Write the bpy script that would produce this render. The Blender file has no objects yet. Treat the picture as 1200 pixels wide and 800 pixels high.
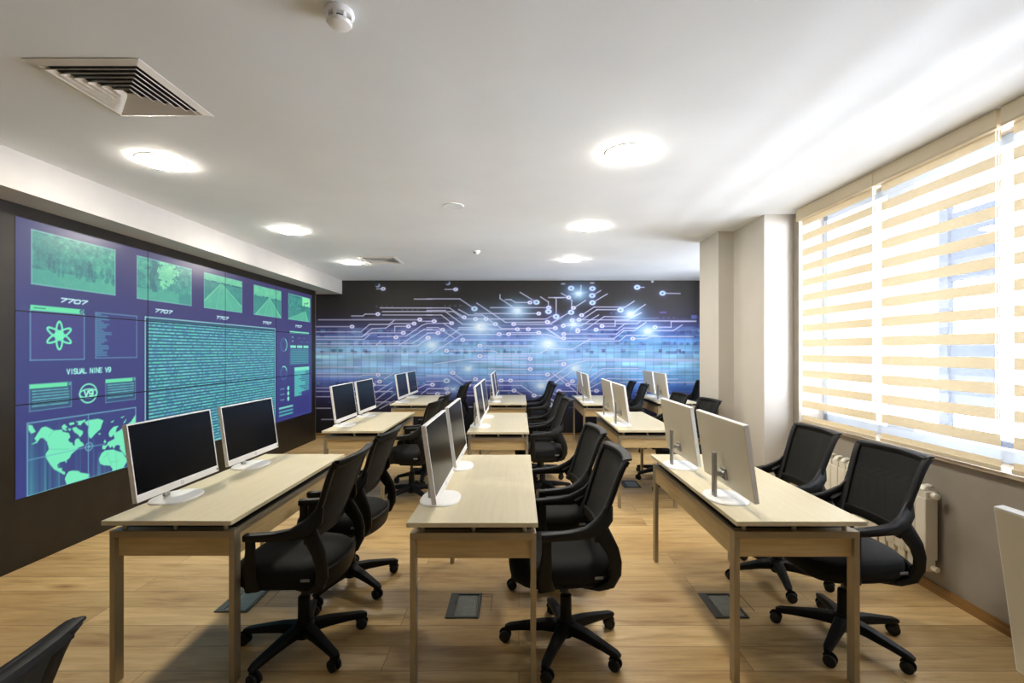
import bpy, bmesh, math, random
import numpy as np
from mathutils import Vector, Matrix

random.seed(7)
PI = math.pi
SC = bpy.context.scene
COL = SC.collection

# ------------------------------------------------------------ camera, light, exposure
cam_d = bpy.data.cameras.new('camera')
cam_d.sensor_width = 36.0
cam_d.lens = 555.0 / 1200.0 * 36.0
cam_d.shift_x = -8.0 / 1200.0
cam_d.shift_y = 11.0 / 1200.0
cam_d.clip_start = 0.05
cam = bpy.data.objects.new('camera', cam_d)
COL.objects.link(cam)
cam.location = (0, 0, 1.5)
cam.rotation_euler = (PI / 2, 0, 0)
SC.camera = cam

SC.view_settings.view_transform = 'Standard'
SC.view_settings.look = 'None'
SC.view_settings.gamma = 1.0
SC.view_settings.use_curve_mapping = False
SC.view_settings.exposure = 0.38

WORLD_STRENGTH = 36.0
LAMP_STRENGTH = 125.0
w = bpy.data.worlds.new('daylight'); SC.world = w
w.use_nodes = True
bg = w.node_tree.nodes['Background']
# bright hazy daylight: glow added below the horizon to lift the ceiling, softer sky above it
_nt = w.node_tree
_tc = _nt.nodes.new('ShaderNodeTexCoord'); _sx = _nt.nodes.new('ShaderNodeSeparateXYZ')
_cr = _nt.nodes.new('ShaderNodeValToRGB'); _mr = _nt.nodes.new('ShaderNodeMapRange')
_nt.links.new(_tc.outputs['Generated'], _sx.inputs[0]); _nt.links.new(_sx.outputs['Z'], _mr.inputs[0])
_mr.inputs[1].default_value = -1; _mr.inputs[2].default_value = 1
_nt.links.new(_mr.outputs[0], _cr.inputs[0]); _nt.links.new(_cr.outputs[0], bg.inputs[0])
_e = _cr.color_ramp.elements
while len(_e) < 4: _e.new(.5)
for _k, (_p, _c) in enumerate(((0.1, (.05, .053, .06)), (.24, (.15, .16, .18)), (.38, (1.0, 1.05, 1.16)), (.56, (.28, .31, .36)))):
    _e[_k].position = _p; _e[_k].color = (*_c, 1)
bg.inputs[1].default_value = WORLD_STRENGTH
SC.cycles.max_bounces = 10
SC.cycles.diffuse_bounces = 5
SC.cycles.transparent_max_bounces = 12
SC.cycles.sample_clamp_indirect = 6.0

def portal(name, loc, sx, sy):
    l = bpy.data.lights.new(name, 'AREA'); l.shape = 'RECTANGLE'
    l.size = sx; l.size_y = sy
    l.cycles.is_portal = True
    o = bpy.data.objects.new(name, l); COL.objects.link(o)
    o.location = loc
    o.rotation_euler = (0, PI / 2, 0)      # -Z looks to -X
    return o
portal('window_daylight', (2.80, 2.9, 1.78), 1.86, 2.75)
portal('window_daylight', (3.80, 6.375, 1.78), 1.86, 1.25)

# ------------------------------------------------------------ helpers
def lin(c):
    return tuple((v / 255 / 12.92 if v / 255 <= 0.04045 else ((v / 255 + 0.055) / 1.055) ** 2.4) for v in c[:3]) + (1.0,)

class MB:
    """collects shapes, links them as one mesh object"""
    def __init__(s): s.v = []; s.f = []; s.m = []
    def add(s, vs, fs, mi=0):
        b = len(s.v); s.v += [tuple(v) for v in vs]; s.f += [tuple(i + b for i in f) for f in fs]; s.m += [mi] * len(fs)
    def box(s, x0, x1, y0, y1, z0, z1, mi=0):
        vs = [(x, y, z) for x in (x0, x1) for y in (y0, y1) for z in (z0, z1)]
        s.add(vs, [(0, 1, 3, 2), (4, 6, 7, 5), (0, 4, 5, 1), (2, 3, 7, 6), (0, 2, 6, 4), (1, 5, 7, 3)], mi)
    def loft(s, rings, mi=0, cap=True):
        n = len(rings[0]); vs = [p for r in rings for p in r]; fs = []
        for k in range(len(rings) - 1):
            for i in range(n):
                j = (i + 1) % n
                fs.append((k * n + i, k * n + j, (k + 1) * n + j, (k + 1) * n + i))
        if cap:
            fs.append(tuple(range(n - 1, -1, -1))); fs.append(tuple((len(rings) - 1) * n + i for i in range(n)))
        s.add(vs, fs, mi)
    def lathe(s, prof, c=(0, 0, 0), n=24, mi=0, axis='z'):
        rings = []
        for r, z in prof:
            ring = []
            for i in range(n):
                a = 2 * PI * i / n
                if axis == 'z': p = (c[0] + r * math.cos(a), c[1] + r * math.sin(a), c[2] + z)
                elif axis == 'x': p = (c[0] + z, c[1] + r * math.cos(a), c[2] + r * math.sin(a))
                else: p = (c[0] + r * math.sin(a), c[1] + z, c[2] + r * math.cos(a))
                ring.append(p)
            rings.append(ring)
        s.loft(rings, mi)
    def sweep(s, path, sizes, up=(0, 0, 1), n=10, power=3.5, mi=0):
        """superellipse section swept along path; sizes = (width, height) per point; up gives the height direction"""
        rings = []; P = [Vector(p) for p in path]
        for k, p in enumerate(P):
            t = (P[min(k + 1, len(P) - 1)] - P[max(k - 1, 0)]).normalized()
            u = up[k] if isinstance(up, list) else up
            u = Vector(u); side = t.cross(u).normalized(); u2 = side.cross(t).normalized()
            wd, ht = sizes[k] if isinstance(sizes, list) else sizes
            ring = []
            for i in range(n):
                a = 2 * PI * (i + .5) / n
                ca, sa = math.cos(a), math.sin(a)
                cx = math.copysign(abs(ca) ** (2 / power), ca); sy = math.copysign(abs(sa) ** (2 / power), sa)
                ring.append(p + side * (wd / 2 * cx) + u2 * (ht / 2 * sy))
            rings.append(ring)
        s.loft(rings, mi)
    def build(s, name, mats, parent=None, smooth=False, bevel=0, seg=2, sub=0):
        me = bpy.data.meshes.new(name)
        me.from_pydata([tuple(v) for v in s.v], [], s.f)
        if not isinstance(mats, (list, tuple)): mats = [mats]
        for m in mats: me.materials.append(m)
        for i, p in enumerate(me.polygons): p.material_index = s.m[i]
        bm = bmesh.new(); bm.from_mesh(me); bmesh.ops.recalc_face_normals(bm, faces=bm.faces); bm.to_mesh(me); bm.free()
        if smooth:
            for p in me.polygons: p.use_smooth = True
            if smooth == 'auto': me.set_sharp_from_angle(angle=math.radians(40))
        o = bpy.data.objects.new(name, me); COL.objects.link(o)
        if parent: o.parent = parent
        if bevel:
            b = o.modifiers.new('bevel', 'BEVEL'); b.width = bevel; b.segments = seg; b.limit_method = 'ANGLE'
        if sub:
            b = o.modifiers.new('sub', 'SUBSURF'); b.levels = sub; b.render_levels = sub
        return o

def tag(o, label=None, cat=None, group=None, kind=None):
    if label: o['label'] = label
    if cat: o['category'] = cat
    if group: o['group'] = group
    if kind: o['kind'] = kind
    return o
def thing(name, loc, rz=0, label=None, cat=None, group=None):
    o = bpy.data.objects.new(name, None); COL.objects.link(o)
    o.empty_display_size = .1
    o.location = loc; o.rotation_euler = (0, 0, rz)
    return tag(o, label, cat, group)
def struct(o, label=None): return tag(o, label, kind='structure')
def kids(o): return [c for c in COL.objects if c.parent == o]
def copy_tree(o, parent=None):
    ch = kids(o)
    c = o.copy(); COL.objects.link(c)
    if parent: c.parent = parent
    for k in ch: copy_tree(k, c)
    return c

# ------------------------------------------------------------ materials
def mat(name, col, rough=.5, metal=0, spec=.5, coat=0, emit=None, estr=0):
    m = bpy.data.materials.new(name); m.use_nodes = True
    p = m.node_tree.nodes['Principled BSDF']
    p.inputs['Base Color'].default_value = lin(col)
    p.inputs['Roughness'].default_value = rough
    p.inputs['Metallic'].default_value = metal
    p.inputs['Specular IOR Level'].default_value = spec
    if coat: p.inputs['Coat Weight'].default_value = coat; p.inputs['Coat Roughness'].default_value = .1
    if emit: p.inputs['Emission Color'].default_value = lin(emit); p.inputs['Emission Strength'].default_value = estr
    return m
def N(m, t, **kw):
    n = m.node_tree.nodes.new(t)
    for k, v in kw.items():
        if k.startswith('i_'):
            key = k[2:]; key = int(key) if key.isdigit() else key.replace('_', ' ')
            n.inputs[key].default_value = v
        else: setattr(n, k, v)
    return n
def L(m, a, b): m.node_tree.links.new(a, b)
def ramp(m, stops):
    r = N(m, 'ShaderNodeValToRGB'); e = r.color_ramp.elements
    while len(e) < len(stops): e.new(.5)
    for k, (p, c) in enumerate(stops): e[k].position = p; e[k].color = lin(c)
    return r
def noise_mat(name, c1, c2, scale=(1, 1, 1), nscale=5, detail=4, rough=.6, bump=0, metal=0, spec=.5, lo=.35, hi=.65):
    m = mat(name, c1, rough, metal, spec); p = m.node_tree.nodes['Principled BSDF']
    tc = N(m, 'ShaderNodeTexCoord'); mp = N(m, 'ShaderNodeMapping'); mp.inputs['Scale'].default_value = scale
    L(m, tc.outputs['Object'], mp.inputs['Vector'])
    nz = N(m, 'ShaderNodeTexNoise', i_Scale=nscale, i_Detail=detail); L(m, mp.outputs[0], nz.inputs['Vector'])
    r = ramp(m, [(lo, c1), (hi, c2)]); L(m, nz.outputs[0], r.inputs[0]); L(m, r.outputs[0], p.inputs['Base Color'])
    if bump:
        b = N(m, 'ShaderNodeBump', i_Strength=bump, i_Distance=.002); L(m, nz.outputs[0], b.inputs['Height']); L(m, b.outputs[0], p.inputs['Normal'])
    return m

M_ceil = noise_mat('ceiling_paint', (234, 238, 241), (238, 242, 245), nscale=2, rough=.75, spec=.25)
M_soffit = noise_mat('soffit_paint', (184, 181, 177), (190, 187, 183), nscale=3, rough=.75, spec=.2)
M_wall = noise_mat('wall_paint', (199, 194, 184), (203, 198, 188), nscale=3, rough=.7, spec=.3)
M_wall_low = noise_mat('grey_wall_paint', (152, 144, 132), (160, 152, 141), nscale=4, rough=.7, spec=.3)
M_black = noise_mat('dark_panel', (33, 29, 24), (41, 36, 30), nscale=6, rough=.38, spec=.35)
M_white = mat('white_plastic', (240, 240, 240), .35)
M_white_frame = mat('window_frame_backlit', (150, 166, 196), .4)  # white frames, their backlit shade put into the colour as blue-grey
M_oak = noise_mat('desk_wood', (214, 204, 174), (209, 198, 166), scale=(26, 2.2, 26), nscale=1.8, detail=5, rough=.36, spec=.45)
M_apron = noise_mat('apron_wood', (203, 178, 130), (190, 164, 117), scale=(3, 3, 40), nscale=2, detail=6, rough=.45)
M_champ = mat('champagne_metal', (164, 153, 130), .38, .55)
M_gap = mat('gap_shade', (35, 32, 28), .6)  # shade colour for the gap under the desktops
M_blackp = mat('black_plastic', (11, 11, 11), .55, spec=.28)
M_arm = mat('black_armrest_plastic', (13, 13, 13), .48, spec=.32)
M_rubber = mat('caster_rubber', (14, 14, 15), .6)
M_chrome = mat('column_metal', (70, 70, 72), .25, .9)
M_screen = mat('dark_screen_glass', (8, 9, 15), .24, spec=.14)
M_mon_back = mat('monitor_shell', (218, 209, 186), .42)
M_post = mat('stand_silver', (172, 172, 170), .3, .6)
M_logo = mat('emblem_grey', (176, 176, 174), .3, .4)
M_dark = mat('dark_plastic', (32, 32, 34), .4)
M_boxframe = mat('floor_box_frame', (70, 72, 68), .45, .3)
M_boxlid = noise_mat('floor_box_lid', (120, 124, 116), (134, 138, 130), nscale=20, rough=.35, metal=.3)
M_line = mat('joint_line', (88, 66, 40), .7)
M_sill = noise_mat('sill_marble', (196, 182, 162), (168, 152, 132), scale=(1, .5, 1), nscale=9, detail=6, rough=.25)
M_base = noise_mat('baseboard_wood', (150, 112, 62), (132, 96, 50), scale=(1, 1, 20), nscale=3, rough=.45)
M_rad = mat('radiator_enamel', (226, 220, 204), .35)
M_head = mat('blind_valance', (214, 200, 172), .5)
M_vent = mat('vent_white', (226, 222, 214), .45)
M_ventdark = mat('vent_dark', (22, 20, 17), .8)
M_edge = mat('edge_trim', (128, 118, 98), .4, .5)
M_gasket = mat('panel_gasket', (10, 10, 14), .5)
M_tag = mat('woven_tag', (120, 120, 118), .6)

def fabric_mat(name, c, weave):
    m = mat(name, c, .8, spec=.25); p = m.node_tree.nodes['Principled BSDF']
    tc = N(m, 'ShaderNodeTexCoord'); vo = N(m, 'ShaderNodeTexVoronoi', i_Scale=weave); L(m, tc.outputs['Object'], vo.inputs['Vector'])
    b = N(m, 'ShaderNodeBump', i_Strength=.4, i_Distance=.001); L(m, vo.outputs['Distance'], b.inputs['Height']); L(m, b.outputs[0], p.inputs['Normal'])
    p.inputs['Sheen Weight'].default_value = .03
    return m
M_seat = fabric_mat('seat_fabric', (13, 13, 13), 260)
M_mesh = fabric_mat('mesh_fabric', (20, 21, 18), 300)
nt = M_mesh.node_tree; out = nt.nodes['Material Output']; pr = nt.nodes['Principled BSDF']
tr = N(M_mesh, 'ShaderNodeBsdfTransparent'); mx = N(M_mesh, 'ShaderNodeMixShader'); mx.inputs[0].default_value = .10
L(M_mesh, pr.outputs[0], mx.inputs[1]); L(M_mesh, tr.outputs[0], mx.inputs[2]); L(M_mesh, mx.outputs[0], out.inputs[0])

def floor_mat():
    m = mat('oak_plank_floor', (180, 145, 98), .38, spec=.45); p = m.node_tree.nodes['Principled BSDF']
    tc = N(m, 'ShaderNodeTexCoord')
    br = N(m, 'ShaderNodeTexBrick', offset=.37, i_Scale=1.0, i_Mortar_Size=.0016, i_Mortar_Smooth=.2, i_Bias=0.0, i_Brick_Width=1.75, i_Row_Height=.185)
    br.inputs['Color1'].default_value = (0, 0, 0, 1); br.inputs['Color2'].default_value = (1, 1, 1, 1); br.inputs['Mortar'].default_value = (.5, .5, .5, 1)
    L(m, tc.outputs['Object'], br.inputs['Vector'])
    # grain: noise stretched along X, shifted per plank
    mp = N(m, 'ShaderNodeMapping'); mp.inputs['Scale'].default_value = (1.0, 6.5, 1)
    ad = N(m, 'ShaderNodeVectorMath', operation='ADD'); sc = N(m, 'ShaderNodeVectorMath', operation='SCALE'); sc.inputs['Scale'].default_value = 17.0
    L(m, br.outputs['Color'], sc.inputs[0]); L(m, tc.outputs['Object'], ad.inputs[0]); L(m, sc.outputs[0], ad.inputs[1]); L(m, ad.outputs[0], mp.inputs['Vector'])
    n1 = N(m, 'ShaderNodeTexNoise', i_Scale=2.2, i_Detail=8, i_Roughness=.62, i_Distortion=.5); L(m, mp.outputs[0], n1.inputs['Vector'])
    mp2 = N(m, 'ShaderNodeMapping'); mp2.inputs['Scale'].default_value = (2.5, 60, 1); L(m, ad.outputs[0], mp2.inputs['Vector'])
    n2 = N(m, 'ShaderNodeTexNoise', i_Scale=2.0, i_Detail=4); L(m, mp2.outputs[0], n2.inputs['Vector'])
    r = ramp(m, [(.28, (172, 137, 88)), (.45, (208, 176, 122)), (.6, (220, 191, 137)), (.75, (228, 202, 151))]); L(m, n1.outputs[0], r.inputs[0])
    r2 = ramp(m, [(.3, (236, 232, 226)), (.65, (255, 255, 255))]); L(m, n2.outputs[0], r2.inputs[0])
    r3 = ramp(m, [(0, (226, 220, 212)), (1, (255, 255, 255))]); L(m, br.outputs['Color'], r3.inputs[0])
    # knots
    mp3 = N(m, 'ShaderNodeMapping'); mp3.inputs['Scale'].default_value = (.9, 3.4, 1); L(m, ad.outputs[0], mp3.inputs['Vector'])
    vo = N(m, 'ShaderNodeTexVoronoi', i_Scale=1.1); L(m, mp3.outputs[0], vo.inputs['Vector'])
    rk = ramp(m, [(.02, (140, 108, 80)), (.06, (205, 184, 160)), (.16, (255, 255, 255))]); L(m, vo.outputs['Distance'], rk.inputs[0])
    def mul(a, b, f=1):
        x = N(m, 'ShaderNodeMix', data_type='RGBA', blend_type='MULTIPLY'); x.inputs[0].default_value = f
        L(m, a, x.inputs[6]); L(m, b, x.inputs[7]); return x.outputs[2]
    c = mul(mul(mul(r.outputs[0], r2.outputs[0]), r3.outputs[0]), rk.outputs[0], .8)
    mx = N(m, 'ShaderNodeMix', data_type='RGBA'); mx.inputs[7].default_value = lin((120, 90, 55))
    L(m, br.outputs['Fac'], mx.inputs[0]); L(m, c, mx.inputs[6]); L(m, mx.outputs[2], p.inputs['Base Color'])
    b = N(m, 'ShaderNodeBump', i_Strength=.25, i_Distance=.002); L(m, n2.outputs[0], b.inputs['Height']); L(m, b.outputs[0], p.inputs['Normal'])
    return m
M_floor = floor_mat()

def attr_mat(name, emission=0.0, rough=.5, gain=1.0):
    m = mat(name, (0, 0, 0), rough, spec=.4); p = m.node_tree.nodes['Principled BSDF']
    a = N(m, 'ShaderNodeVertexColor', layer_name='design')
    if emission:
        L(m, a.outputs[0], p.inputs['Emission Color']); p.inputs['Emission Strength'].default_value = emission
        p.inputs['Base Color'].default_value = (.012, .012, .016, 1)
    else: L(m, a.outputs[0], p.inputs['Base Color'])
    return m
M_mural = attr_mat('printed_wallpaper', 0, .55)
M_video = attr_mat('lit_video_screen', .86, .3)

def zebra_mat():
    m = bpy.data.materials.new('zebra_fabric'); m.use_nodes = True; nt = m.node_tree
    nt.nodes.remove(nt.nodes['Principled BSDF']); out = nt.nodes['Material Output']
    tc = N(m, 'ShaderNodeTexCoord'); sx = N(m, 'ShaderNodeSeparateXYZ'); L(m, tc.outputs['Object'], sx.inputs[0])
    md = N(m, 'ShaderNodeMath', operation='WRAP'); md.inputs[1].default_value = 0; md.inputs[2].default_value = .1335
    md.inputs[1].default_value = .1335; md.inputs[2].default_value = 0.0
    L(m, sx.outputs['Z'], md.inputs[0])
    lt = N(m, 'ShaderNodeMath', operation='LESS_THAN'); lt.inputs[1].default_value = .063; L(m, md.outputs[0], lt.inputs[0])
    # bottom overlap: the two layers drift apart near the rail
    nz = N(m, 'ShaderNodeTexNoise', i_Scale=90, i_Detail=3)
    mp = N(m, 'ShaderNodeMapping'); mp.inputs['Scale'].default_value = (1, .3, 2.0); L(m, tc.outputs['Object'], mp.inputs['Vector']); L(m, mp.outputs[0], nz.inputs['Vector'])
    rb = ramp(m, [(.3, (232, 214, 178)), (.7, (242, 226, 192))]); L(m, nz.outputs[0], rb.inputs[0])
    d1 = N(m, 'ShaderNodeBsdfDiffuse'); t1 = N(m, 'ShaderNodeBsdfTranslucent'); L(m, rb.outputs[0], d1.inputs[0]); L(m, rb.outputs[0], t1.inputs[0])
    m1 = N(m, 'ShaderNodeMixShader'); m1.inputs[0].default_value = ZT; L(m, d1.outputs[0], m1.inputs[1]); L(m, t1.outputs[0], m1.inputs[2])
    t2 = N(m, 'ShaderNodeBsdfTranslucent'); t2.inputs[0].default_value = (.95, .97, 1, 1)
    tr = N(m, 'ShaderNodeBsdfTransparent'); tr.inputs[0].default_value = (1, 1, 1, 1)
    m2 = N(m, 'ShaderNodeMixShader'); m2.inputs[0].default_value = .95; L(m, t2.outputs[0], m2.inputs[1]); L(m, tr.outputs[0], m2.inputs[2])
    mm = N(m, 'ShaderNodeMixShader'); L(m, lt.outputs[0], mm.inputs[0]); L(m, m2.outputs[0], mm.inputs[1]); L(m, m1.outputs[0], mm.inputs[2])
    L(m, mm.outputs[0], out.inputs[0])
    return m
ZT = .042
M_zebra = zebra_mat()

def glass_mat():
    m = bpy.data.materials.new('window_glass'); m.use_nodes = True; nt = m.node_tree
    nt.nodes.remove(nt.nodes['Principled BSDF']); out = nt.nodes['Material Output']
    tr = N(m, 'ShaderNodeBsdfTransparent'); gl = N(m, 'ShaderNodeBsdfGlossy'); gl.inputs['Roughness'].default_value = .02
    mx = N(m, 'ShaderNodeMixShader'); mx.inputs[0].default_value = .06
    L(m, tr.outputs[0], mx.inputs[1]); L(m, gl.outputs[0], mx.inputs[2]); L(m, mx.outputs[0], out.inputs[0])
    return m
M_glass = glass_mat()
M_lamp = mat('lamp_diffuser', (255, 255, 255), .5, emit=(255, 246, 230), estr=LAMP_STRENGTH)

# ------------------------------------------------------------ the room
XR, XL, YB, YF, H = 2.585, -3.66, 8.451, -1.6, 2.756
XR2 = 3.62                      # right wall of the rear bay
b = MB(); b.box(XL - .1, XR2 + .1, YF - .1, YB + .1, -.12, 0); struct(b.build('floor', M_floor))
b = MB(); b.box(XL - .1, XR2 + .1, YF - .1, YB + .1, H, H + .12); struct(b.build('ceiling', M_ceil))
b = MB(); b.box(XL - .1, XR2 + .1, YB, YB + .12, 0, H); struct(b.build('wall_back', M_wall))
b = MB(); b.box(XL - .1, XR2 + .1, YF - .12, YF, 0, H); struct(b.build('wall_front', M_wall))
b = MB(); b.box(XL - .12, XL, YF, YB, 0, H); struct(b.build('wall_left', M_wall))
# right wall: below window / above / beside, as one mesh with an opening
W0, W1, WZ0, WZ1 = 1.55, 4.27, .84, 2.72
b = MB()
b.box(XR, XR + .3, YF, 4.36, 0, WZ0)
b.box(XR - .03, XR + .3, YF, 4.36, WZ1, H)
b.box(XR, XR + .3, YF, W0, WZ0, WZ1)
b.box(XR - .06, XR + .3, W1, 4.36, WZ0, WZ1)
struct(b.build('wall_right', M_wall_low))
b = MB()
b.box(2.26, XR2 + .1, 4.36, 4.98, 0, H)
b.box(2.10, XR2 + .1, 4.98, 5.50, 0, H)
struct(b.build('wall_column', M_wall))
b = MB()
b.box(XR2, XR2 + .3, 5.50, YB, 0, WZ0); b.box(XR2, XR2 + .3, 5.50, YB, WZ1, H)
b.box(XR2, XR2 + .3, 5.50, 5.75, WZ0, WZ1); b.box(XR2, XR2 + .3, 7.0, YB, WZ0, WZ1)
struct(b.build('wall_bay', M_wall))
# soffit over the video wall
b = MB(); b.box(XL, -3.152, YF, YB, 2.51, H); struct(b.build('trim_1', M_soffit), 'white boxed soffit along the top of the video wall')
# baseboards
b = MB(); b.box(XR - .016, XR, YF, 4.36, 0, .062); struct(b.build('baseboard_right', M_base, bevel=.003))
b = MB(); b.box(XL, XR2, YB - .016, YB, 0, .035); struct(b.build('baseboard_back', M_base, bevel=.003))
b = MB(); b.box(2.26, XR, 4.344, 4.36, 0, .062); b.box(2.244, 2.26, 4.344, 4.98, 0, .062); b.box(2.084, 2.26, 4.964, 4.98, 0, .062); b.box(2.084, 2.10, 4.964, 5.5, 0, .062)
struct(b.build('baseboard_column', M_base))
# marble sill
b = MB(); b.box(XR - .05, XR + .22, W0 - .1, 4.36, .838, .866); struct(b.build('trim_2', M_sill, bevel=.006), 'beige marble window sill under the blinds')
# windows (white frames with glass)
def window(name, X, y0, y1, mull):
    f = MB(); x0, x1 = X + .16, X + .23; t = .06
    f.box(x0, x1, y0, y1, WZ0 + .026, WZ0 + .10); f.box(x0, x1, y0, y1, WZ1 - t, WZ1)
    f.box(x0, x1, y0, y0 + t, WZ0 + .026, WZ1); f.box(x0, x1, y1 - t, y1, WZ0 + .026, WZ1)
    for m, hwm in mull: f.box(x0, x1, m - hwm, m + hwm, WZ0 + .1, WZ1 - t)
    o = struct(f.build(name, M_white_frame, bevel=.004))
    g = MB(); ys = [y0 + t] + [m + s * h_ for m, h_ in mull for s in (-1, 1)] + [y1 - t]
    for a, c in zip(ys[::2], ys[1::2]): g.add([(x0 + .03, a, WZ0 + .1), (x0 + .03, c, WZ0 + .1), (x0 + .03, c, WZ1 - t), (x0 + .03, a, WZ1 - t)], [(0, 1, 2, 3)])
    g.build('window_glass', M_glass, o)
window('window_1', XR, W0, W1, [(2.48, .05), (3.41, .12)])
window('window_2', XR2, 5.75, 7.0, [])

# pale building across the street
bl = thing('neighbouring_building', (9.5, 0, -6), 0, 'pale building across the street, seen hazily through the striped blinds', 'building')
M_fac = noise_mat('facade_render', (238, 238, 238), (246, 246, 246), nscale=1, rough=.9)
M_facb = mat('facade_bluegrey', (22, 27, 36), .7, spec=.1)
M_facw = mat('facade_glass', (24, 30, 42), .7, spec=.1)
def dirY(px, X): return 555 * X / (px - 608)
for pa, pb_ in ((1100, 1112), (1010, 1020)):
    b = MB(); b.box(-.12, 0.02, dirY(pb_, 9.4), dirY(pa, 9.4), 0, 11.5); b.build('pilaster', M_facb, bl, bevel=.02)
b = MB(); b.box(-.2, .02, -6, 26, 5.2, 5.75); b.build('string_course', M_facb, bl, bevel=.02)
b = MB(); b.box(-.3, .02, -6, 26, 11.4, 12.4); b.build('cornice', M_facb, bl, bevel=.02)
for yy in (5.4, 7.6, 9.4, 12.2, 16.0, 18.6):
    for zz in (6.3, 9.0):
        b = MB(); b.box(-.06, .02, yy, yy + 1.0, zz, zz + 1.5); b.build('window', M_facw, bl, bevel=.02)

# ------------------------------------------------------------ drawing on a grid of coloured vertices
class Canvas:
    def __init__(s, x0, x1, y0, y1, nx, ny, bgc):
        s.xs = np.linspace(x0, x1, nx); s.ys = np.linspace(y0, y1, ny); s.nx, s.ny = nx, ny
        s.dx = (x1 - x0) / (nx - 1); s.dy = (y1 - y0) / (ny - 1)
        s.c = np.zeros((ny, nx, 3)); s.c[:] = np.array(bgc, float)
    def win(s, x0, x1, y0, y1):
        i0 = max(0, int((min(x0, x1) - s.xs[0]) / s.dx) - 1); i1 = min(s.nx, int((max(x0, x1) - s.xs[0]) / s.dx) + 3)
        j0 = max(0, int((min(y0, y1) - s.ys[0]) / s.dy) - 1); j1 = min(s.ny, int((max(y0, y1) - s.ys[0]) / s.dy) + 3)
        if i1 <= i0 or j1 <= j0: return None
        return slice(j0, j1), slice(i0, i1), *np.meshgrid(s.xs[i0:i1], s.ys[j0:j1])
    def blend(s, w, a, col):
        if w is None: return
        J, I = w[0], w[1]; a = np.clip(a, 0, 1)[..., None]
        s.c[J, I] = s.c[J, I] * (1 - a) + np.array(col, float) * a
    def seg(s, p, q, wd, col, op=1.0, fade=None):
        h = wd / 2 + abs(s.dx)
        w = s.win(min(p[0], q[0]) - h, max(p[0], q[0]) + h, min(p[1], q[1]) - h, max(p[1], q[1]) + h)
        if w is None: return
        X, Y = w[2], w[3]; d = np.array(q, float) - np.array(p, float); l2 = max(1e-12, d @ d)
        t = np.clip(((X - p[0]) * d[0] + (Y - p[1]) * d[1]) / l2, 0, 1)
        dist = np.hypot(X - p[0] - t * d[0], Y - p[1] - t * d[1])
        a = np.clip((wd / 2 - dist) / abs(s.dx) + .5, 0, 1) * op * min(1, wd / abs(s.dx))
        if fade: a = a * (fade[0] + (fade[1] - fade[0]) * t)
        s.blend(w, a, col)
    def poly(s, pts, wd, col, op=1.0):
        for p, q in zip(pts[:-1], pts[1:]): s.seg(p, q, wd, col, op)
    def disc(s, c, r, col, op=1.0, ax=1.0, r0=0):
        w = s.win(c[0] - r * ax - 2 * abs(s.dx), c[0] + r * ax + 2 * abs(s.dx), c[1] - r - 2 * abs(s.dy), c[1] + r + 2 * abs(s.dy))
        if w is None: return
        d = np.hypot((w[2] - c[0]) / ax, w[3] - c[1])
        a = np.clip((r - d) / abs(s.dx) + .5, 0, 1)
        if r0: a = a * np.clip((d - r0) / abs(s.dx) + .5, 0, 1)
        s.blend(w, a * op, col)
    def glow(s, c, r, col, op=1.0, ax=1.4, p=2.0):
        w = s.win(c[0] - r * ax * 3, c[0] + r * ax * 3, c[1] - r * 3, c[1] + r * 3)
        if w is None: return
        d = np.hypot((w[2] - c[0]) / ax, w[3] - c[1]) / r
        s.blend(w, np.exp(-d ** p) * op, col)
    def rect(s, x0, x1, y0, y1, col, op=1.0):
        w = s.win(x0, x1, y0, y1)
        if w is None: return
        x0, x1 = min(x0, x1), max(x0, x1); y0, y1 = min(y0, y1), max(y0, y1)
        a = np.clip((w[2] - x0) / abs(s.dx) + .5, 0, 1) * np.clip((x1 - w[2]) / abs(s.dx) + .5, 0, 1)
        a = a * np.clip((w[3] - y0) / abs(s.dy) + .5, 0, 1) * np.clip((y1 - w[3]) / abs(s.dy) + .5, 0, 1)
        s.blend(w, a * op, col)
    def frame(s, x0, x1, y0, y1, wd, col, op=1.0):
        s.poly([(x0, y0), (x1, y0), (x1, y1), (x0, y1), (x0, y0)], wd, col, op)
    def polygon(s, pts, col, op=1.0, clip=None):
        P = np.array(pts, float); w = s.win(P[:, 0].min(), P[:, 0].max(), P[:, 1].min(), P[:, 1].max())
        if w is None: return
        X, Y = w[2], w[3]; acc = np.zeros(X.shape)
        for ox, oy in ((-.25, -.25), (.25, -.25), (-.25, .25), (.25, .25)):
            xx = X + ox * s.dx; yy = Y + oy * s.dy; ins = np.zeros(X.shape, bool)
            for k in range(len(P)):
                (xa, ya), (xb, yb) = P[k], P[(k + 1) % len(P)]
                if ya == yb: continue
                ins ^= ((ya > yy) != (yb > yy)) & (xx < (xb - xa) * (yy - ya) / (yb - ya) + xa)
            acc += ins / 4
        if clip: acc = acc * (X >= clip[0]) * (X <= clip[1]) * (Y >= clip[2]) * (Y <= clip[3])
        s.blend(w, acc * op, col)
    def linear(s, gain=1.0):
        v = np.clip(s.c, 0, 255) / 255
        return np.clip(np.where(v <= .04045, v / 12.92, ((v + .055) / 1.055) ** 2.4) * gain, 0, 1)

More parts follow.
